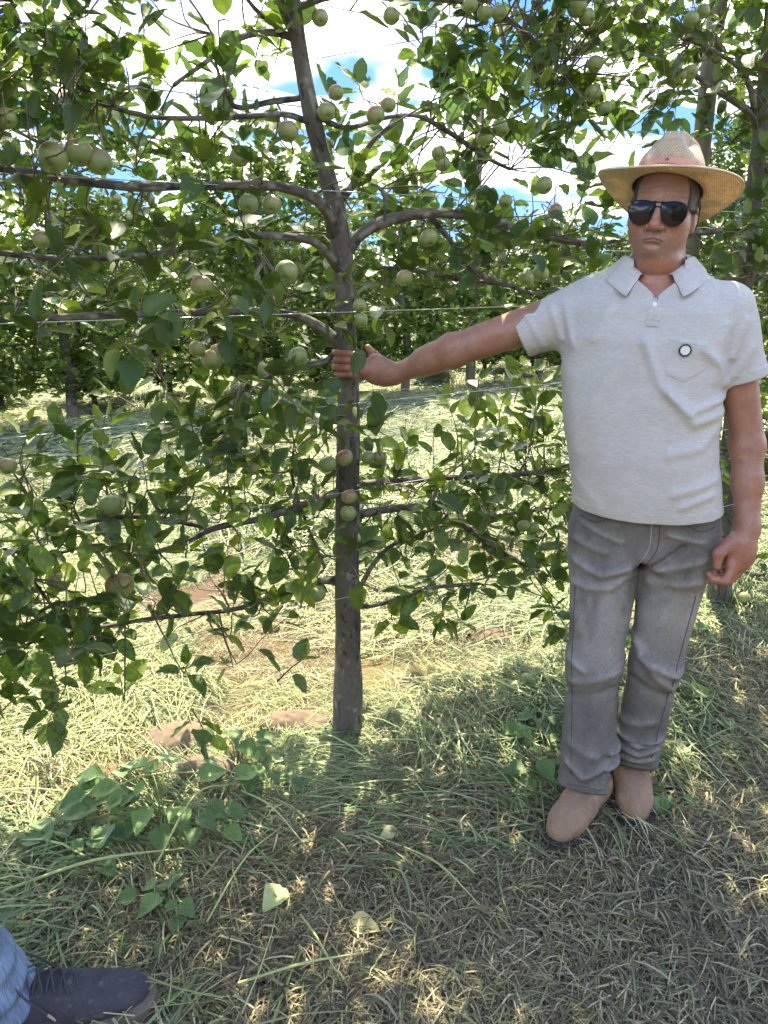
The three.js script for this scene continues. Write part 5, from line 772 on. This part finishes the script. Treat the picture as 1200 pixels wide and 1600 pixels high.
  // --- sunglasses
  const sg = new THREE.Group(); sg.name = 'sunglasses'; sg.matrixAutoUpdate = true; sg.position.copy(V(0, -0.002, 0.0895).applyMatrix4(HM)); sg.rotation.copy(HR); sg.userData.label = 'black aviator sunglasses'; man.add(sg);
  const lensM = phys({ color: lin(0.008, 0.008, 0.009), roughness: 0.08, ior: 1.38 }), wireM = std({ color: lin(0.02, 0.02, 0.022), roughness: 0.3, metalness: 0.8 });
  const outline = (s) => [[0.008, 0.014], [0.02, 0.0195], [0.036, 0.0205], [0.052, 0.017], [0.0595, 0.006], [0.058, -0.010], [0.048, -0.024], [0.036, -0.0285], [0.022, -0.024], [0.012, -0.010], [0.0075, 0.004]].map(([x, y]) => [(0.006 + (x - 0.0075) * 1.07) * s, y * 1.04]);
  for (const s of [-1, 1]) {
    const o = outline(s), cv = new THREE.CatmullRomCurve3(o.map(([x, y]) => V(x, y, 0)), true), pts = cv.getSpacedPoints(40), zf = (x, y) => -0.16 * Math.pow(Math.max(0, Math.abs(x) - 0.008), 2) * 20 * 0.28 - 1.2 * y * y + 0.002;
    const pos = [], idx = [], cx = 0.034 * s, cy = -0.003; const R = 6; pos.push(cx, cy, zf(cx, cy) + 0.001); for (let k = 1; k <= R; k++) for (let i = 0; i < 40; i++) { const x = lerp(cx, pts[i].x, k / R), y = lerp(cy, pts[i].y, k / R); pos.push(x, y, zf(x, y) + 0.001 * (1 - k * k / R / R)); }
    for (let i = 0; i < 40; i++) { const j = (i + 1) % 40; s > 0 ? idx.push(0, 1 + j, 1 + i) : idx.push(0, 1 + i, 1 + j); for (let k = 0; k < R - 1; k++) { const a = 1 + k * 40 + i, b = 1 + k * 40 + j, c = a + 40, d = b + 40; s > 0 ? idx.push(a, b, c, b, d, c) : idx.push(a, c, b, b, c, d); } }
    const g = new THREE.BufferGeometry(); g.setAttribute('position', new THREE.Float32BufferAttribute(pos, 3)); g.setIndex(idx); g.computeVertexNormals(); lensM.side = THREE.DoubleSide; part('lens', g, lensM, sg);
    part('rim', tube([...pts, pts[0]].map((p) => [p.x, p.y, zf(p.x, p.y), 0.0012]), 6, 2), wireM, sg);
    part('temple', tube([[0.061 * s, 0.008, zf(0.061, 0.008), 0.0014], [0.0685 * s, 0.009, -0.022, 0.0014], [0.072 * s, 0.006, -0.06, 0.0014], [0.0745 * s, 0.0, -0.1, 0.0014], [0.076 * s, -0.015, -0.118, 0.002]], 6, 3), wireM, sg);
  }
  part('bridge', tube([[-0.021, 0.0185, 0.0, 0.0011], [0, 0.0195, 0.004, 0.0011], [0.021, 0.0185, 0.0, 0.0011]], 6, 4), wireM, sg); part('bridge', tube([[-0.009, 0.008, 0.002, 0.0011], [0, 0.0105, 0.006, 0.0011], [0.009, 0.008, 0.002, 0.0011]], 6, 4), wireM, sg);
}

// ---------------------------------------------------------------- weeds, fallen leaves, clods
{
  const weedM = [[0.12, 0.22, 0.05], [0.17, 0.29, 0.07], [0.10, 0.18, 0.05]].map((c) => phys({ color: lin(...c), roughness: 0.6, transmission: 0.35, side: THREE.DoubleSide, bumpMap: leafBump, bumpScale: 0.001, map: leafTex }));
  const heart = (seed) => { const r = rng(seed), st = [0, 0.1, 0.3, 0.55, 0.8, 1], hw = [0.12, 0.38, 0.46, 0.36, 0.18, 0], pos = [], uv = [], idx = [], f = 0.15 + 0.3 * r(), c = 0.3 + 0.4 * r(); st.forEach((t, i) => { for (const s of [-1, -0.5, 0, 0.5, 1]) { const w = hw[i] * (0.92 + 0.16 * r()); pos.push(s * w * Math.cos(f), t - (i === 0 ? 0.12 * Math.abs(s) : 0), Math.abs(s) * w * Math.sin(f) - c * t * t * 0.4 + 0.03 * Math.sin(t * 9 + s * 3 + seed)); uv.push(0.5 + s * 0.5, t); } }); for (let i = 0; i < 5; i++) for (let s = 0; s < 4; s++) { const a = i * 5 + s; idx.push(a, a + 1, a + 5, a + 1, a + 6, a + 5); } const g = new THREE.BufferGeometry(); g.setAttribute('position', new THREE.Float32BufferAttribute(pos, 3)); g.setAttribute('uv', new THREE.Float32BufferAttribute(uv, 2)); g.setIndex(idx); g.computeVertexNormals(); return g; };
  const H = [1, 2, 3, 4].map(heart), stemM = phys({ color: lin(0.2, 0.27, 0.1), roughness: 0.7 });
  const weed = (x, z, spread, n, size, label, seed, rise = 0.1) => {
    const o = thing('weed_plant', label, 'weed', 'broad leaved weeds on the ground'), r = rng(seed); o.position.set(x, groundY(x, z), z);
    for (let i = 0; i < n; i++) {
      const a = r() * 6.283, q = Math.sqrt(r()) * spread, h = 0.035 + rise * (1 - q / spread * 0.7) * (0.4 + 0.7 * r()), tx = Math.cos(a) * q, tz = Math.sin(a) * q * 0.6;
      part('stem', tube([[tx * 0.15, 0.0, tz * 0.15, 0.0018], [tx * 0.5, h * 0.8, tz * 0.5, 0.0015], [tx, h, tz, 0.0011]], 4, 3), stemM, o);
      const m = part('leaf', H[i % 4], weedM[Math.floor(r() * 3)], o), mt = orient(V(tx, h, tz), V(Math.cos(a) + (r() - 0.5), -0.15 + 0.4 * (r() - 0.5), Math.sin(a) + (r() - 0.5)), V((r() - 0.5) * 0.7, 1, (r() - 0.5) * 0.5 + 0.25), size * (0.6 + 0.6 * r())); mt.decompose(m.position, m.quaternion, m.scale);
    }
  };
  weed(-0.60, -1.76, 0.26, 48, 0.07, 'large clump of broad leaved weed among the cut grass at lower left', 21, 0.13);
  weed(-0.45, -2.03, 0.10, 14, 0.055, 'weed with heart shaped leaves growing on the bare soil left of the trunk', 22, 0.1);
  weed(-0.80, -1.60, 0.14, 12, 0.06, 'low weed in front of the large weed clump at the left edge', 23, 0.06);
  weed(-0.33, -1.90, 0.09, 10, 0.045, 'small weed right of the large clump in the long grass', 24, 0.05);
  weed(0.45, -1.90, 0.07, 9, 0.06, 'weed with pale leaves beside the man\'s boot', 25, 0.1);
  weed(0.52, -2.12, 0.12, 12, 0.05, 'leafy weed behind the boots in the shade', 26, 0.09);
  weed(0.80, -1.79, 0.06, 6, 0.05, 'tiny weed right of the man\'s boots', 27, 0.05);
  weed(1.06, -2.75, 0.25, 18, 0.06, 'scattered weed under the forked tree', 28, 0.08);
  weed(-0.50, -1.45, 0.12, 9, 0.055, 'flattened weed between the shoe and the cut grass', 29, 0.03);
  const flat = (x, z, s, c, label, turn, tilt) => { const o = thing('fallen_leaf', label, 'leaf', 'leaves lying on the ground', H[Math.floor(x * 10 + 40) % 4], phys({ color: lin(...c), roughness: 0.7, transmission: 0.2, side: THREE.DoubleSide, map: leafTex })); orient(V(x, groundY(x, z) + 0.036, z), V(Math.cos(turn), tilt, Math.sin(turn)), V(0.1, 1, 0.25), s).decompose(o.position, o.quaternion, o.scale); };
  flat(-0.245, -1.48, 0.075, [0.45, 0.5, 0.22], 'pale yellow green leaf lying on the grass below the trunk', 2.0, 0.1);
  flat(-0.07, -1.375, 0.065, [0.55, 0.47, 0.2], 'yellow leaf lying at the bottom centre of the ground', 0.3, 0.12);
  flat(1.06, -2.37, 0.09, [0.3, 0.36, 0.05], 'bright green leaf lying right of the man\'s knee', 0.1, 0.1);
  flat(1.1, -2.2, 0.07, [0.3, 0.36, 0.16], 'dull green leaf lying right of the man\'s shin', 1.4, 0.1);
  flat(0.93, -2.05, 0.06, [0.34, 0.4, 0.18], 'pale small leaf lying between the jeans and the right edge', 2.6, 0.1);
  flat(0.03, -1.68, 0.05, [0.4, 0.42, 0.2], 'small pale leaf lying in the shade before the trunk', 2.6, 0.1);
  // long seed stalks lying over the grass
  const stalkM = phys({ color: lin(0.36, 0.40, 0.16), roughness: 0.7 }), stalk = (a, b, h, rad, label) => { const m = V((a[0] + b[0]) / 2, 0.05 + h, (a[1] + b[1]) / 2); thing('grass_stalk', label, 'stalk', 'long stalks lying on the grass', tube([[a[0], groundY(...a) + 0.04, a[1], rad], [m.x, m.y, m.z + 0.01, rad], [b[0], groundY(...b) + 0.045, b[1], rad * 0.5]], 5, 5), stalkM); };
  stalk([-0.30, -1.22], [-0.03, -1.29], 0.02, 0.003, 'thick pale stalk lying right of the dark shoe');
  stalk([-0.90, -1.47], [-0.50, -1.60], 0.03, 0.004, 'thick pale stalk lying from the left edge through the weeds');
  stalk([-0.56, -1.55], [-0.42, -1.85], 0.09, 0.003, 'straight stalk leaning up over the large weed clump');
  stalk([-0.19, -1.40], [-0.10, -1.24], 0.02, 0.0028, 'pale stalk lying left of the yellow leaf');
  stalk([-0.40, -1.38], [-0.27, -1.68], 0.04, 0.0026, 'bent stalk standing over the dark grass in the middle');
  stalk([-0.40, -1.83], [-0.19, -1.60], 0.04, 0.0026, 'stalk curving down from the long grass before the trunk');
  stalk([-0.85, -1.68], [-0.52, -1.90], 0.07, 0.003, 'stalk lying over the weeds at the left edge');
  stalk([0.05, -1.62], [0.22, -1.42], 0.03, 0.0024, 'thin green stalk lying between the trunk and the boots');
  const clodM = std({ map: makeTex(256, 256, (u, v) => { const k = 0.8 + 0.4 * tnoise(u, v, 12, 3) + 0.2 * (tnoise(u, v, 60, 5, 2) - 0.5); return [0.46 * k, 0.40 * k, 0.325 * k]; }, true, [6, 6]), roughness: 1 });
  const clod = (x, z, rx, ry, rz, label, seed) => { const f = (a, b, c) => ell(a, b, c, 0, 0, 0, rx, ry, rz) - 0.02 * (fbm(a * 14 + seed, b * 14, c * 14, 4) - 0.5) * 2; const o = thing('soil_clod', label, 'clod', 'clods of bare soil', nets(f, [-rx - 0.05, -0.02, -rz - 0.05], [rx + 0.05, ry + 0.05, rz + 0.05], 0.008, { uv: (a, b, c) => [a, c + b] }), clodM); o.position.set(x, groundY(x, z) - 0.005, z); };
  clod(0.44, -2.85, 0.10, 0.045, 0.07, 'pale clod of dry soil in the sunlit grass left of the man\'s knee', 1);
  clod(-0.53, -1.95, 0.09, 0.06, 0.07, 'brown clod of soil behind the large weed clump', 2);
  clod(-0.66, -2.15, 0.12, 0.04, 0.08, 'flat clod of soil at the edge of the sunlit grass on the left', 3);
  clod(-0.30, -2.25, 0.13, 0.035, 0.06, 'flat clod of soil just left of the trunk foot', 4);
}
// ---------------------------------------------------------------- the second person, of whom the picture shows one shoe and a trouser leg
{
  const o = thing('person', 'person in blue jeans and scuffed dark lace-up shoe at the lower left corner', 'person'); o.position.set(-0.775, 0.02, -1.125); o.rotation.y = 1.80;
  const denim = std({ map: makeTex(256, 256, (u, v, i, j) => { const s = fbm(u * 90, v * 14, 5, 3), f = hash3(i, j, 3), w = tnoise(u, v, 5, 8, 4), k = 0.75 + 0.35 * (s - 0.5) + 0.1 * (f - 0.5) + 0.35 * (w - 0.5); return [0.56 * k, 0.65 * k, 0.76 * k]; }, true, [5, 5]), roughness: 0.95 });
  const suede = std({ map: makeTex(256, 256, (u, v) => { const a = tnoise(u, v, 6, 3), b = tnoise(u, v, 40, 6, 3), d = sstep(0.58, 0.72, tnoise(u, v, 9, 12, 4)), k = 0.85 + 0.4 * (a - 0.5) + 0.3 * (b - 0.5); return [lerp(0.29 * k, 0.48, d * 0.5), lerp(0.285 * k, 0.44, d * 0.5), lerp(0.315 * k, 0.38, d * 0.5)]; }, true, [6, 6]), bumpMap: barkBump, bumpScale: 0.0008, roughness: 0.95 });
  const soleM = std({ map: makeTex(128, 128, (u, v) => { const k = 0.6 + 0.5 * tnoise(u, v, 8, 3); return [0.50 * k, 0.46 * k, 0.40 * k]; }, true, [8, 8]), roughness: 0.9 }), lace = std({ color: lin(0.05, 0.05, 0.06), roughness: 0.9 }), laceTip = std({ color: lin(0.4, 0.36, 0.3), roughness: 0.7 }), orange = std({ color: lin(0.62, 0.19, 0.05), roughness: 0.7 });
  const shoe = (x0, z0, yaw) => {
    const g = new THREE.Group(); g.name = 'shoe'; g.position.set(x0, 0, z0); g.rotation.y = yaw; o.add(g);
    const f = (x, y, z) => { let d = cap(x, y, z, [0, 0.06, 0.03], [0, 0.05, 0.14], 0.039, 0.043); d = smin(d, ell(x, y, z, 0.003, 0.04, 0.225, 0.05, 0.042, 0.085), 0.04); d = smin(d, cap(x, y, z, [0, 0.075, 0.06], [0, 0.055, 0.18], 0.045, 0.036), 0.04); d = smin(d, cap(x, y, z, [0, 0.05, 0.03], [0, 0.1, 0.03], 0.04, 0.042), 0.03); d += 0.003 * Math.exp(-Math.pow((z - 0.215 - x * x * 8) / 0.004, 2)) * (y > 0.03 ? 1 : 0) - 0.003 * (fbm(x * 30, y * 30, z * 30, 2) - 0.5); return smax(d, 0.025 - y, 0.004); };
    part('upper', nets(f, [-0.07, 0.015, -0.03], [0.07, 0.16, 0.33], 0.004, { uv: (x, y, z) => [x + y, z] }), suede, g);
    const sh = new THREE.Shape(), q = [[0, -0.016], [-0.03, -0.006], [-0.044, 0.03], [-0.043, 0.1], [-0.05, 0.17], [-0.056, 0.23], [-0.048, 0.285], [-0.025, 0.314], [0.005, 0.32], [0.035, 0.308], [0.054, 0.27], [0.058, 0.22], [0.05, 0.16], [0.043, 0.1], [0.044, 0.03], [0.03, -0.006]]; sh.moveTo(...q[0]); sh.splineThru([...q.slice(1), q[0]].map((p) => new THREE.Vector2(...p)));
    const eg = new THREE.ExtrudeGeometry(sh, { depth: 0.026, bevelEnabled: true, bevelThickness: 0.004, bevelSize: 0.003, bevelSegments: 2, curveSegments: 24 }); eg.rotateX(Math.PI / 2); eg.translate(0, 0.03, 0); part('sole', eg, soleM, g);
    for (let i = 0; i < 5; i++) { const z = 0.085 + i * 0.022, y = 0.142 - i * 0.0095; part('lace', tube([[-0.03, y - 0.02, z - 0.004, 0.0025], [0, y + 0.001, z + 0.004, 0.0025], [0.03, y - 0.02, z + 0.014, 0.0025]], 6, 4), lace, g); part('lace', tube([[0.03, y - 0.02, z - 0.004, 0.0025], [0, y + 0.003, z + 0.004, 0.0025], [-0.03, y - 0.02, z + 0.014, 0.0025]], 6, 4), lace, g); }
    for (const s of [-1, 1]) { part('lace', tube([[0, 0.124, 0.075, 0.0025], [s * 0.03, 0.15, 0.07, 0.0025], [s * 0.05, 0.12, 0.1, 0.0025], [s * 0.052, 0.08, 0.13, 0.0025]], 6, 5), lace, g); part('lace_tip', tube([[s * 0.052, 0.08, 0.13, 0.0026], [s * 0.051, 0.062, 0.142, 0.0026]], 6, 2), laceTip, g); }
    part('heel_tab', new THREE.BoxGeometry(0.034, 0.03, 0.008).translate(0.0, 0.055, 0.0).rotateY(1.2).translate(0.044, 0, 0.045), orange, g);
  };
  shoe(0, 0, 0); shoe(-0.26, -0.12, 0.35);
  const jf = (x, y, z) => { let a = cap(x, y, z, [0.0, 0.045, 0.045], [-0.01, 0.5, -0.09], 0.066, 0.072), b = cap(x, y, z, [-0.25, 0.05, -0.1], [-0.24, 0.5, -0.2], 0.068, 0.075); a = smin(a, cap(x, y, z, [-0.01, 0.5, -0.09], [-0.05, 0.88, -0.2], 0.072, 0.1), 0.03); b = smin(b, cap(x, y, z, [-0.24, 0.5, -0.2], [-0.2, 0.88, -0.22], 0.075, 0.1), 0.03); let d = smin(a, b, 0.02); d = smin(d, ell(x, y, z, -0.125, 0.93, -0.21, 0.17, 0.13, 0.12), 0.05); for (const [h, A] of [[0.1, 0.012], [0.15, 0.01], [0.2, 0.007], [0.47, 0.008]]) d -= A * Math.exp(-Math.pow((y - h - 0.25 * (x + 0.02) + 0.015 * Math.sin(z * 30)) / 0.014, 2)); d -= 0.004 * (fbm(x * 12, y * 12, z * 12, 3) - 0.5); d = smax(d, 0.062 + 0.15 * (z - 0.03) * (x > -0.13 ? 1 : 0) - y, 0.004); return smax(d, y - 1.0, 0.004); };
  part('jeans', nets(jf, [-0.4, 0.02, -0.4], [0.14, 1.02, 0.18], 0.007, { uv: (x, y, z) => [x + z, y] }), denim, o, 'blue denim jeans');
  const tf = (x, y, z) => { let d = ell(x, y, z, -0.125, 1.15, -0.03, 0.185, 0.3, 0.125); d = smin(d, cap(x, y, z, [-0.29, 1.36, -0.03], [0.04, 1.36, -0.03], 0.065, 0.065), 0.05); for (const s of [-1, 1]) d = smin(d, cap(x, y, z, [-0.125 + s * 0.18, 1.35, -0.03], [-0.125 + s * 0.25, 1.12, -0.03], 0.06, 0.055), 0.03); return smax(d, 0.9 - y, 0.004); };
  const upperBody = (m) => { m.position.z = -0.18; return m; };
  upperBody(part('shirt', nets(tf, [-0.47, 0.88, -0.2], [0.22, 1.47, 0.14], 0.012, {}), std({ color: lin(0.09, 0.11, 0.16), roughness: 0.95 }), o));
  const bf = (x, y, z) => { let d = cap(x, y, z, [-0.125, 1.38, -0.03], [-0.125, 1.5, -0.02], 0.058, 0.052); d = smin(d, ell(x, y, z, -0.125, 1.60, -0.01, 0.077, 0.115, 0.098), 0.03); d = smin(d, ell(x, y, z, -0.125, 1.585, 0.09, 0.014, 0.022, 0.02), 0.015); for (const s of [-1, 1]) { d = smin(d, ell(x, y, z, -0.125 + s * 0.08, 1.59, -0.015, 0.01, 0.032, 0.02), 0.01); const A = [-0.125 + s * 0.25, 1.14, -0.03], B2 = [-0.125 + s * 0.27, 0.9, 0.02]; let a = cap(x, y, z, A, B2, 0.042, 0.028); a = smin(a, ell(x, y, z, B2[0], 0.84, 0.03, 0.02, 0.05, 0.035), 0.02); for (let k = 0; k < 4; k++) a = smin(a, cap(x, y, z, [B2[0], 0.81, 0.005 + k * 0.017], [B2[0] - s * 0.012, 0.74 + Math.abs(k - 1.5) * 0.008, 0.01 + k * 0.015], 0.009, 0.007), 0.005); a = smin(a, cap(x, y, z, [B2[0], 0.86, 0.06], [B2[0] - s * 0.01, 0.79, 0.085], 0.011, 0.008), 0.008); d = Math.min(d, a); } return d; };
  upperBody(part('body', nets(bf, [-0.46, 0.7, -0.14], [0.21, 1.73, 0.14], 0.008, {}), std({ color: lin(0.42, 0.22, 0.15), roughness: 0.6 }), o));
  const hf = (x, y, z) => smax(smax(ell(x, y, z, -0.125, 1.615, -0.02, 0.084, 0.115, 0.102), z - 0.05 - (y - 1.66) * 0.3, 0.01), 1.57 - y, 0.01); upperBody(part('hair', nets(hf, [-0.23, 1.55, -0.14], [-0.02, 1.75, 0.1], 0.008, {}), std({ color: lin(0.03, 0.025, 0.02), roughness: 0.6 }), o));
}

renderer.render(scene, camera);
